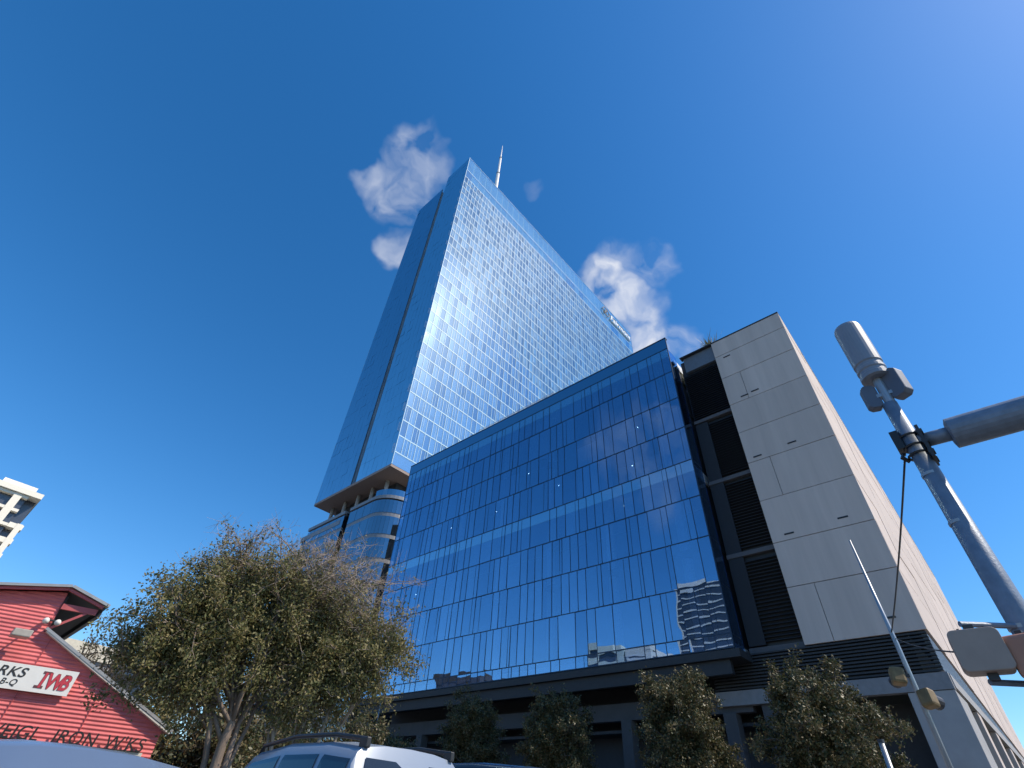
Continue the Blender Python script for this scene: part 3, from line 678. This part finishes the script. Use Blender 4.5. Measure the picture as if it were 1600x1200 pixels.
# two broad trees beside the barn
make_tree('spreading_tree', 'broad olive leaved tree with reddish multi stem trunk next to the red shed', (7.9, 18.3, 0), 9,
          [(-2.1, .6, 5.1, 1.8, 2.0, 1.9, 1.6), (-.9, .4, 6.75, 2.1, 1.9, 1.5, 1.4), (-2.6, .75, 4.6, 1.2, 1.6, 1.0, .9), (.6, -.1, 6.0, 1.6, 1.8, 1.5, .9), (-1.7, .6, 8.0, .6, .6, .75, .36), (.2, 0, 8.0, 1.0, .8, .6, .3)],
          [(0, 0, -.3, .1, 4.0, .17), (.15, .1, .35, -.1, 4.4, .11), (-.15, 0, -.9, .2, 3.9, .11), (.1, -.1, .7, .1, 4.3, .08)],
          74, 7, 6, 34, .115, OLIVE, BARK, TWIG, 'broad trees beside the red shed', bare=lambda p: max(0, min(1, (p.z - 6.9) / 1.3)), spread=.30)
make_tree('spreading_tree', 'broad tree with many thin pale stems and bare twiggy top in front of the glass', (9.6, 17.5, 0), 9,
          [(.6, -.2, 5.6, 2.0, 1.8, 2.0, 1.5), (-.9, .3, 6.6, 1.7, 1.6, 1.5, 1.0), (1.55, -.8, 5.3, 1.3, 1.5, 1.5, .8), (.2, -.2, 8.0, 2.0, 1.4, .8, 1.3), (.3, 0, 4.6, 1.6, 1.5, .8, .3)],
          [(-.5, .2, -.9, .4, 4.4, .075), (-.1, 0, .1, .2, 4.6, .085), (.35, -.2, .9, -.2, 4.6, .08), (.6, -.3, 1.5, -.6, 4.3, .07), (-.9, .4, -.5, .3, 4.0, .06)],
          66, 7, 6, 28, .11, OLIVE, mat('pale_grey_bark', (.27, .22, .17), .9, var=.3, scale=5, bump=.5), TWIG, 'broad trees beside the red shed', bare=lambda p: max(0, min(1, (p.z - 6.0) / 1.4)), spread=.30)
# street trees in front of the podium
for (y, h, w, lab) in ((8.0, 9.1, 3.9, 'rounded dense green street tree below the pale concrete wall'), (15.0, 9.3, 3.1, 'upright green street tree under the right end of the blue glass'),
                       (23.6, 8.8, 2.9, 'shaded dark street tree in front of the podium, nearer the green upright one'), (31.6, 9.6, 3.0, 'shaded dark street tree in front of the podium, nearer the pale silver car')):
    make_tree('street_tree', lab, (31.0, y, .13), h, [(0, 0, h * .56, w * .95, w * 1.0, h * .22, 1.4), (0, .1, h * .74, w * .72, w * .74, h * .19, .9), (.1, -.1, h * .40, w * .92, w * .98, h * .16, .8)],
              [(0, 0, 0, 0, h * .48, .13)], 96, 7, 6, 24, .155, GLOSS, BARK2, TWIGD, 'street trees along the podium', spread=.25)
# thin saplings behind the shed
def sapling(x, y, h, lab):
    make_tree('bare_sapling', lab, (x, y, 0), h, [(0, 0, h * .72, .9, .9, h * .24, 1)], [(0, 0, .1, .1, h * .7, .11)], 12, 3, 4, 3, .16, BROWN, BARK2, TWIGD, 'thin trees behind the red shed', spread=.26, twig_r=.012)
sapling(8.2, 36.5, 10.2, 'thin nearly bare tree just right of the red shed eave'); sapling(6.4, 36.0, 9.0, 'thin nearly bare tree partly behind the red shed eave')
for (x, y, w_, h_, lm_, lab) in ((11.0, 36, 3.6, 3.4, OLIVE, 'low green background tree between shed and broad trees'), (16.5, 33, 3.8, 3.6, GLOSS, 'dark background tree behind the thick trunk of the broad tree'),
                               (22.5, 33, 3.8, 3.8, GLOSS, 'dark background tree behind the thin pale stems'), (27.5, 36, 3.4, 3.6, GLOSS, 'dark background tree under the left end of the blue glass'), (12.2, 30, 2.6, 2.6, GLOSS, 'small dark background tree right beside the lower shed corner')):
    make_tree('background_tree', lab, (x, y, 0), 7, [(0, 0, h_, w_, 2.3, 2.3, 1), (0, 0, h_ * .5, w_, 2.2, 1.3, .8)], [(0, 0, 0, 0, 2.4, .18)], 52, 6, 5, 20, .22, lm_, BARK2, TWIGD, 'background trees', spread=.42)
# ------------------------------------------------------------ rooftop planting
def tuft(x, y, z, n, h, lab):
    t = thing('rooftop_plant', lab, 'plant', (x, y, z), 0, 'rooftop planting'); b = MB()
    for _ in range(n):
        a = random.uniform(0, 6.28); r = random.uniform(0, .7); l = random.uniform(.4, 1) * h; q = Vector((r * math.cos(a), r * math.sin(a), 0)); d = Vector((random.gauss(0, .35), random.gauss(0, .35), 1)) * l
        s = Vector((random.gauss(0, 1), random.gauss(0, 1), 0)).normalized() * .035
        b.add([q - s, q + s, q + d * .6 + s * .8, q + d, q + d * .6 - s * .8], [(0, 1, 2, 3, 4)])
    b.build('blades', leaf_mat('grass_blades', [(.22, .20, .09), (.14, .15, .06), (.28, .24, .12)]), t, local=True, kind='stuff')
tuft(41.2, 10.2, TOP + .1, 260, 1.9, 'tuft of pale grass on the roof edge above the dark louvres')
tuft(41.6, 13.3, 38.2, 260, 2.4, 'tuft of grass in the gap between blue glass and louvres')
MB().box(CX + 1.3, CX + 6, 12.9, 13.7, 37.6, 38.2).build('planter', CONC2, cb)

# ------------------------------------------------------------ traffic pole with small-cell antenna
PX, PY = 8.0, -.28
tp = thing('traffic_pole', 'tall grey steel traffic pole carrying an antenna can and a side arm', 'traffic pole', (PX, PY, .13))
MB().tube([(PX, PY, .13), (PX, PY - .02, 3), (PX, PY, 6.35)], [.165, .135, .098], 20).build('mast', GREYP, tp, smooth=True)
MB().tube([(PX, PY, .13), (PX, PY, .35)], .26, 20).build('base_plate', GREYP, tp)
AY = PY - .02
MB().tube([(PX, AY, 6.3), (PX, AY, 6.85)], [.07, .07], 12).build('antenna_stem', GALV, tp)
can = [(6.84, .16), (6.86, .205), (6.93, .205), (6.95, .19), (7.0, .19), (7.02, .205), (7.07, .205), (7.09, .19), (7.14, .19), (7.16, .208), (8.0, .208), (8.05, .195), (8.07, .15)]
MB().tube([(PX, AY, z) for z, r in can], [r for z, r in can], 28).build('antenna_can', mat('grey_radome', (.22, .25, .30), .42, 0, var=.04), tp, smooth=False)  # radome grey has the same haze blue put into its colour
def plate(yc, zc, h, w, d, ang, nm='radio_box'):
    b = MB(); c = [(-w, -h), (-w * .55, -h * 1.28), (w * .55, -h * 1.28), (w, -h), (w, h), (w * .5, h * 1.3), (-w * .5, h * 1.3), (-w, h)]
    ca, sa = math.cos(ang), math.sin(ang)
    b.prism(c, lambda u, v, e: (PX + ca * e - sa * u, yc + sa * e + ca * u, zc + v), -d, d); b.build(nm, mat('dark_grey_box', (.11, .13, .17), .5, .1), tp, bevel=.015)
plate(AY + .19, 6.55, .17, .10, .07, .3); plate(AY - .19, 6.66, .20, .13, .09, -.5); 
MB().box(PX - .05, PX + .05, AY - .16, AY + .16, 6.5, 6.56).build('bracket', GALV, tp)
# mast arm with its sleeve
MB().tube([(PX, PY - .08, 5.62), (PX, PY - .52, 5.60)], .10, 16).build('arm_stub', GREYP, tp, smooth=True)
arm = MB().tube([(PX, PY - .42, 5.60), (PX, PY - .44, 5.60), (PX, PY - 4.6, 5.52), (PX, PY - 4.63, 5.52)], [.15, .21, .205, .15], 24); arm.build('arm_housing', GREYP, tp, smooth=False)
MB().tube([(PX, PY - 4.6, 5.52), (PX, PY - 8.5, 5.44)], [.08, .06], 12).build('arm_tip', GREYP, tp, smooth=True)
fl_ = MB()
for i in range(6): fl_.tube([(PX - .12 + .24 * (i % 2), PY - .10 - .07, 5.36 + .17 * (i // 2)), (PX - .12 + .24 * (i % 2), PY - .10 + .0, 5.36 + .17 * (i // 2))], .05, 6)
fl_.box(PX - .16, PX + .16, PY - .15, PY - .11, 5.28, 5.80); fl_.build('arm_flange', CHAR, tp)
cl = MB(); 
for z in (5.42, 5.55, 5.72): cl.tube([(PX + .13 * math.cos(a), PY + .13 * math.sin(a), z) for a in np.linspace(0, 2 * math.pi, 14)], .018, 5)
cl.box(PX - .09, PX + .09, PY + .10, PY + .2, 5.55, 5.85); cl.tube([(PX, PY + .16, 5.5), (PX - .03, PY + .2, 5.44), (PX + .02, PY + .14, 5.38)], .03, 6); cl.build('cable_clamp', BLACK, tp)
for z in (3.16, 2.60): MB().tube([(PX - .1, PY + .05, z), (PX - .45, PY + .5, z)], .03, 8).build('signal_bracket', GREYP, tp)
for z in (1.5, 3.16, 2.6, 4.4, 5.1): MB().tube([(PX, PY, z - .02), (PX, PY, z + .02)], .158 - .0085 * z, 20).build('band', GALV, tp)
# pedestrian signal heads
def ped(name, lab, x, y, z, rz, m, w=.22, h=.20, d=.12, mface=BLACK):
    t = thing(name, lab, 'signal', (x, y, z - h), rz, 'pedestrian signal heads')
    b = MB(); r = .06; pts = []
    for (cx, cy, a0) in ((w - r, h - r, 0), (-w + r, h - r, 90), (-w + r, -h + r, 180), (w - r, -h + r, 270)):
        for k in range(5): a = R_(a0 + k * 22.5); pts.append((cx + r * math.cos(a), cy + r * math.sin(a)))
    b.prism(pts, lambda u, v, e: (e, u, v + h), -d, d); b.build('housing', m, t, local=True, bevel=.012)
    b = MB(); b.prism([(u * .86, v * .86) for u, v in pts], lambda u, v, e: (e, u, v + h), d, d + .015); b.build('face', mface, t, local=True)
    MB().box(-.03, .03, -.045, .045, -.06, 0.0).build('lower_lug', CHAR, t, local=True); MB().box(-.03, .03, -.045, .045, 2 * h, 2 * h + .06).build('upper_lug', CHAR, t, local=True)
    for q in (-.12, .1): MB().tube([(-.06, q, 2 * h - .005), (-.06, q, 2 * h + .02)], .012, 6).build('screw', CHAR, t, local=True)
    return t
ped('pedestrian_signal', 'brown grey rounded signal box hung beside the traffic pole, seen from behind', 7.5, .165, 2.865, R_(5), mat('taupe_plastic', (.36, .27, .22), .5))
ped('pedestrian_signal', 'orange brown signal box at the right edge half behind the traffic pole', 7.62, -.22, 2.78, R_(75), mat('orange_brown_plastic', (.42, .20, .13), .5))
# slender second pole with yellow heads
sp2 = thing('signal_pole', 'slender grey pole with two yellow signal heads in front of the concrete wall', 'signal pole', (13.9, 1.6, .13))
MB().tube([(13.9, 1.58, .13), (13.9, 1.6, 4.6), (13.9, 1.66, 6.92)], [.055, .045, .022], 10).build('mast', GALV, sp2, smooth=True)
YEL = mat('signal_yellow', (.20, .13, .05), .6, var=.35, scale=6)
for (y, z, s_) in ((1.82, 4.0, 1), (1.46, 3.58, -1)):
    hd = MB().box(-.13, .10, -.13, .13, -.16, .16).build('signal_head', YEL, sp2, bevel=.05); hd.location = (13.88, y, z); hd.rotation_euler = (R_(8 * s_), R_(12), R_(24 * s_))
    vs_ = MB().tube([(.09, 0, .02), (.26, 0, .01)], [.115, .125], 14, False).build('visor', CHAR, hd, local=True)
    MB().box(13.85, 13.95, min(y, 1.6), max(y, 1.6), z - .03, z + .03).build('head_bracket', CHAR, sp2)
cp = thing('sign_post', 'short grey steel post rising beside the rounded street tree', 'post', (13.75, 2.52, .13))
MB().tube([(13.75, 2.52, .13), (13.75, 2.52, 2.9)], .05, 10).build('shaft', GALV, cp, smooth=True)
MB().tube([(13.75, 2.52, 2.9), (13.75, 2.52, 2.95)], .06, 10).build('cap', CHAR, cp)
def cable(pts, r, lab):
    t = MB().tube(pts, r, 6); o = t.build('cable', BLACK, None, smooth=True); o['label'] = lab; o['category'] = 'cable'
def sag(a, b, s, n=12): a, b = Vector(a), Vector(b); return [a.lerp(b, i / n) - Vector((0, 0, s * 4 * (i / n) * (1 - i / n))) for i in range(n + 1)]
cable(sag((PX, PY + .17, 5.45), (13.88, 1.6, 4.82), .05), .014, 'thin black cable from the traffic pole down to the slender pole')
cable(sag((13.9, 1.58, 4.7), (7.56, .37, 2.9), .05), .009, 'thin black cable from the slender pole to the brown signal box')
lp_ = thing('lamp_post', 'thin pale post standing under the left end of the blue glass', 'post', (37.0, 52.0, .13))
MB().tube([(37.0, 52.0, .13), (37.0, 52.0, 10.6)], [.10, .06], 8).build('shaft', GALV, lp_, smooth=True); MB().tube([(37, 52, .13), (37, 52, .5)], .18, 10).build('foot', CHAR, lp_)

# ------------------------------------------------------------ cars
TINT = mat('tinted_car_glass', (.012, .016, .022), .05, 0, spec=.9)
TYRE = mat('tyre_rubber', (.02, .02, .02), .85); RIM = mat('alloy_rim', (.45, .46, .48), .35, .8); TAIL = mat('red_lens', (.4, .02, .02), .2); HEAD = mat('clear_lens', (.7, .72, .75), .1)
def car(name, lab, cat, x, y, w, st, paint, rails, group='cars on the road'):
    """st: stations (y, z_belt, z_roof, roof_half_frac) rear to front; rear at y=0"""
    t = thing(name, lab, cat, (x, y, 0), 0, group); hw = w / 2; nr = []
    def ring(s):
        yy, zb, zr, fr = s; rw = hw * fr
        half = [(hw * .80, .28), (hw * .97, .34), (hw, .62), (hw * .985, zb)]
        if zr > zb + .05: half += [(rw + (hw * .985 - rw) * .25, zb + (zr - zb) * .75), (rw, zr - .07), (rw - .07, zr - .018), (rw * .5, zr + .018), (0, zr + .028)]
        else: half += [(hw * .95, zb + .01), (hw * .9, zb + .03), (hw * .8, zb + .045), (hw * .45, zb + .06), (0, zb + .065)]
        return [(a, yy, b) for a, b in half] + [(-a, yy, b) for a, b in reversed(half[:-1])]
    rs = [ring(s) for s in st]; n = len(rs[0]); b = MB(); b.v = [p for r in rs for p in r]
    b.f = [(i * n + k, (i + 1) * n + k, (i + 1) * n + k + 1, i * n + k + 1) for i in range(len(rs) - 1) for k in range(n - 1)]
    b.f += [tuple(range(n)), tuple(reversed(range((len(rs) - 1) * n, len(rs) * n)))]; b.f += [(i * n, i * n + n - 1, (i + 1) * n + n - 1, (i + 1) * n) for i in range(len(rs) - 1)]
    b.mi = [0] * len(b.f); body = b.build('body', paint, t, smooth=True, local=True)
    ev = body.modifiers.new('edge', 'EDGE_SPLIT'); ev.split_angle = R_(38)
    cab = [i for i, s in enumerate(st) if s[2] > s[1] + .05]; i0, i1 = cab[0], cab[-1]
    P = lambda i, k, o=0: Vector(rs[i][k])
    def out(p, s): return (p[0] + s * .012, p[1], p[2])
    for s in (1, -1):
        for i in range(i0, i1):
            def k_(k): return k if s > 0 else n - 1 - k
            lo0, lo1, up0, up1 = P(i, k_(3)), P(i + 1, k_(3)), P(i, k_(5)), P(i + 1, k_(5))
            f_ = .05 / max(.1, (lo1 - lo0).length); a, b2 = lo0.lerp(lo1, f_), lo0.lerp(lo1, 1 - f_); c, d = up0.lerp(up1, 1 - f_), up0.lerp(up1, f_)
            a2, b3, c2, d2 = a.lerp(d, .08), b2.lerp(c, .08), c.lerp(b2, .10), d.lerp(a, .10)
            m0, m1 = a2.lerp(d2, .66), b3.lerp(c2, .66)
            e0, e1 = P(i, k_(4)), P(i + 1, k_(4)); e0, e1 = e0.lerp(e1, f_), e0.lerp(e1, 1 - f_)
            q = [out(v, s) for v in (a2, b3, e1, e0, c2, d2)]
            MB().add(q, [(0, 1, 2, 3), (3, 2, 4, 5)]).build('side_window', TINT, t, local=True)
    def screen(ia, ib, nm):
        a, b2 = P(ia, 3), P(ia, n - 4); c, d = P(ib, n - 6), P(ib, 5)
        q = [a.lerp(b2, .08), b2.lerp(a, .08), c.lerp(d, .07), d.lerp(c, .07)]
        nn = (q[1] - q[0]).cross(q[3] - q[0]).normalized()
        if nn.y * (1 if ia < ib else -1) > 0: nn = -nn
        q = [q[0].lerp(q[3], .08), q[1].lerp(q[2], .08), q[2].lerp(q[1], .07), q[3].lerp(q[0], .07)]
        MB().add([v + nn * .03 for v in q], [(0, 1, 2, 3)]).build(nm, TINT, t, local=True)
    screen(i0 - 1, i0, 'rear_window'); screen(i1 + 1, i1, 'windscreen')
    Ln = st[-1][0]
    for s in (1, -1):
        for yy in (.85, Ln - .9):
            wl = MB().tube([(s * (hw - .2), yy, .34), (s * (hw - .17), yy, .34), (s * (hw + .0), yy, .34), (s * (hw + .02), yy, .34)], [.30, .34, .34, .31], 22).build('wheel', TYRE, t, local=True)
            MB().tube([(s * (hw + .015), yy, .34), (s * (hw + .03), yy, .34)], [.22, .19], 18).build('rim', RIM, wl, local=True)
        MB().box(s * hw * .72 - .16, s * hw * .72 + .16, -.02, .04, .82, 1.0).build('tail_light', TAIL, t, local=True, bevel=.02)
        MB().box(s * hw * .70 - .18, s * hw * .70 + .18, Ln - .04, Ln + .015, .62, .76).build('headlight', HEAD, t, local=True, bevel=.02)
        MB().box(s * (hw + .02), s * (hw + .2), st[i1][0] + .35, st[i1][0] + .45, 1.02, 1.18).build('door_mirror', BLACK, t, local=True, bevel=.03) if s > 0 else MB().box(-(hw + .2), -(hw + .02), st[i1][0] + .35, st[i1][0] + .45, 1.02, 1.18).build('door_mirror', BLACK, t, local=True, bevel=.03)
        if rails:
            zr = [st[i][2] for i in cab]; ra = [(s * (hw * st[i][3] - .09), st[i][0], st[i][2] + .055) for i in cab]
            MB().tube([(ra[0][0], ra[0][1] - .02, ra[0][2] - .07)] + ra + [(ra[-1][0], ra[-1][1] + .05, ra[-1][2] - .07)], .024, 8).build('roof_rail', BLACK, t, smooth=True, local=True)
            MB().box(ra[0][0] - .03, ra[0][0] + .03, ra[0][1] - .04, ra[0][1] + .1, ra[0][2] - .08, ra[0][2] + .02).build('rail_foot', BLACK, t, local=True, bevel=.012)
    MB().box(-.26, .26, -.035, .0, .55, .68).build('number_plate', WHITE, t, local=True)
    return t
SUVW = mat('silver_car_paint', (.27, .31, .37), .28, .2, var=.02, spec=.7); SUVB = mat('black_car_paint', (.012, .012, .014), .12, 0, var=.02, spec=.8); BLUE = mat('blue_grey_car_paint', (.20, .26, .36), .25, .35, var=.02)
suv = [(0, .72, .72, .8), (.05, 1.06, 1.06, .8), (.30, 1.12, 1.80, .76), (.9, 1.12, 1.86, .78), (1.75, 1.10, 1.87, .78), (2.55, 1.08, 1.80, .76), (3.35, 1.03, 1.03, .7), (4.35, .92, .92, .7), (4.6, .66, .66, .7)]
car('parked_suv', 'pale silver sport utility car with black roof rails and tinted windows at the bottom edge', 'car', 4.45, 5.2, 1.86, suv, SUVW, True)
tall = [(0, .78, .78, .8), (.05, 1.12, 1.12, .8), (.26, 1.16, 1.84, .76), (1.0, 1.16, 1.89, .78), (2.0, 1.14, 1.895, .78), (2.9, 1.12, 1.83, .76), (3.6, 1.08, 1.08, .7), (4.7, 1.0, 1.0, .7), (4.95, .7, .7, .7)]
car('parked_suv', 'black glossy sport utility car, only its roof showing right of the pale silver one', 'car', 6.75, 5.1, 1.95, tall, SUVB, False)
sed = [(0, .7, .7, .8), (.06, .96, .96, .8), (.55, .99, .99, .8), (1.2, .98, 1.46, .78), (1.9, .97, 1.52, .80), (2.5, .96, 1.50, .79), (3.35, .94, .94, .7), (4.4, .78, .78, .7), (4.65, .55, .55, .7)]
car('sedan_car', 'blue grey sedan roof at the lower left corner before the red shed', 'car', 1.42, 4.35, 1.9, sed, BLUE, False)

# ------------------------------------------------------------ far things
# white apartment tower at the left edge
ap = thing('apartment_tower', 'white high rise with dark balconies far off at the left edge', 'building', (0, 0, 0))
WH = mat('white_render', (.85, .81, .70), .8, var=.06); DG = mat('dark_apartment_glass', (.05, .06, .085), .25, 0, spec=.8)
AX0, AX1, AYF = -30, 1.0, 160
MB().box(AX0, AX1, AYF + 1.2, AYF + 22, 0, 55).build('body', DG, ap)
for i in range(16): 
    z = 3.4 * i + 3; MB().box(AX0, AX1 + .15, AYF, AYF + 1.3, z - .32, z + .32).build('balcony_slab', WH, ap)
for x in (-28.5, -20, -11.5, -1.6): MB().box(x, x + 1.5, AYF - .1, AYF + 1.4, 0, 54.6).build('pier', WH, ap)
MB().box(AX0 - .5, AX1 + 2.4, AYF - .6, AYF + 22, 54.4, 55.6).build('roof_slab', WH, ap)
MB().box(AX0 + 4, -6.5, AYF + 2, AYF + 18, 55.6, 57.4).build('penthouse', WH, ap); MB().box(-5.2, 1.6, AYF + 2, AYF + 18, 56.4, 57.4).build('roof_screen', WH, ap)
MB().box(AX1, AX1 + 2, AYF + 3, AYF + 20, 0, 54.4).build('side_bay', DG, ap)
for i in range(14): z = 3.4 * i + 3; MB().box(AX1 + .2, AX1 + 3.0, AYF + .6, AYF + 3, z - .2, z + .9).build('balcony', WH, ap)
MB().box(AX1 + 1.6, AX1 + 2.7, AYF + .5, AYF + 1.4, 0, 48.2).build('pier', WH, ap)
ap.location = (-12 * 1.28, 168 * 1.28, 0); AS = Matrix.Scale(1.28, 4)
for ch in ap.children: ch.data.transform(AS); ch.matrix_parent_inverse = Matrix.Translation((-12 * 1.28, 168 * 1.28, 0)).inverted()
# elevated road deck behind the shed
dk = thing('elevated_road', 'pale elevated road deck passing behind the red shed and trees', 'bridge', (0, 100, 0))
MB().box(-160, 34, 98, 112, 15.2, 16.6).build('deck', CONC2, dk); MB().box(-160, 34, 97.6, 98.0, 16.0, 18.0).build('parapet', mat('cream_parapet', (.62, .58, .48), .8), dk)
for i in range(7): MB().box(-130 + i * 26, -127.5 + i * 26, 100, 110, 0, 15.2).build('pier', CONC2, dk)
# buildings across the street, seen mirrored in the podium glass
def office(name, lab, x0, x1, y0, y1, h, fh, m, band, grp='buildings across the street'):
    t = thing(name, lab, 'building', ((x0 + x1) / 2, (y0 + y1) / 2, 0), 0, grp)
    MB().box(x0 + .3, x1 - .3, y0 + .3, y1 - .3, 0, h - 1).build('glazing', DG, t)
    for i in range(int(h / fh)): MB().box(x0, x1, y0, y1, i * fh, i * fh + band).build('floor_band', m, t)
    MB().box(x0 - .2, x1 + .2, y0 - .2, y1 + .2, h - 2.6, h).build('roof_band', m, t)
    for (a, b) in ((y0 - .1, y0 + 3.0), (y1 - .8, y1 + .1)): MB().box(x1 - 1.2, x1 + .1, a, b, 0, h - .1).build('corner_pier', m, t)
    return t
PALE = mat('pale_cladding', (.72, .70, .70), .7)
office('office_tower', 'white banded office tower mirrored at the lower right of the blue glass', -262, -224, 100, 137.5, 119.5, 3.9, PALE, .7)
office('office_block', 'pale office block mirrored small at the bottom middle of the blue glass', -110, -84, 96, 107, 51, 4, mat('pale_green_cladding', (.58, .63, .60), .7), 1.9)
office('office_block', 'stepped pale block mirrored beside the middle reflection in the blue glass', -112, -84, 84.5, 95, 48.5, 4, PALE, 1.5)
office('office_block', 'dark brick block mirrored at the bottom left of the blue glass', -110, -84, 162, 188, 48.5, 4, mat('dark_brick', (.10, .085, .085), .8), 2.6)
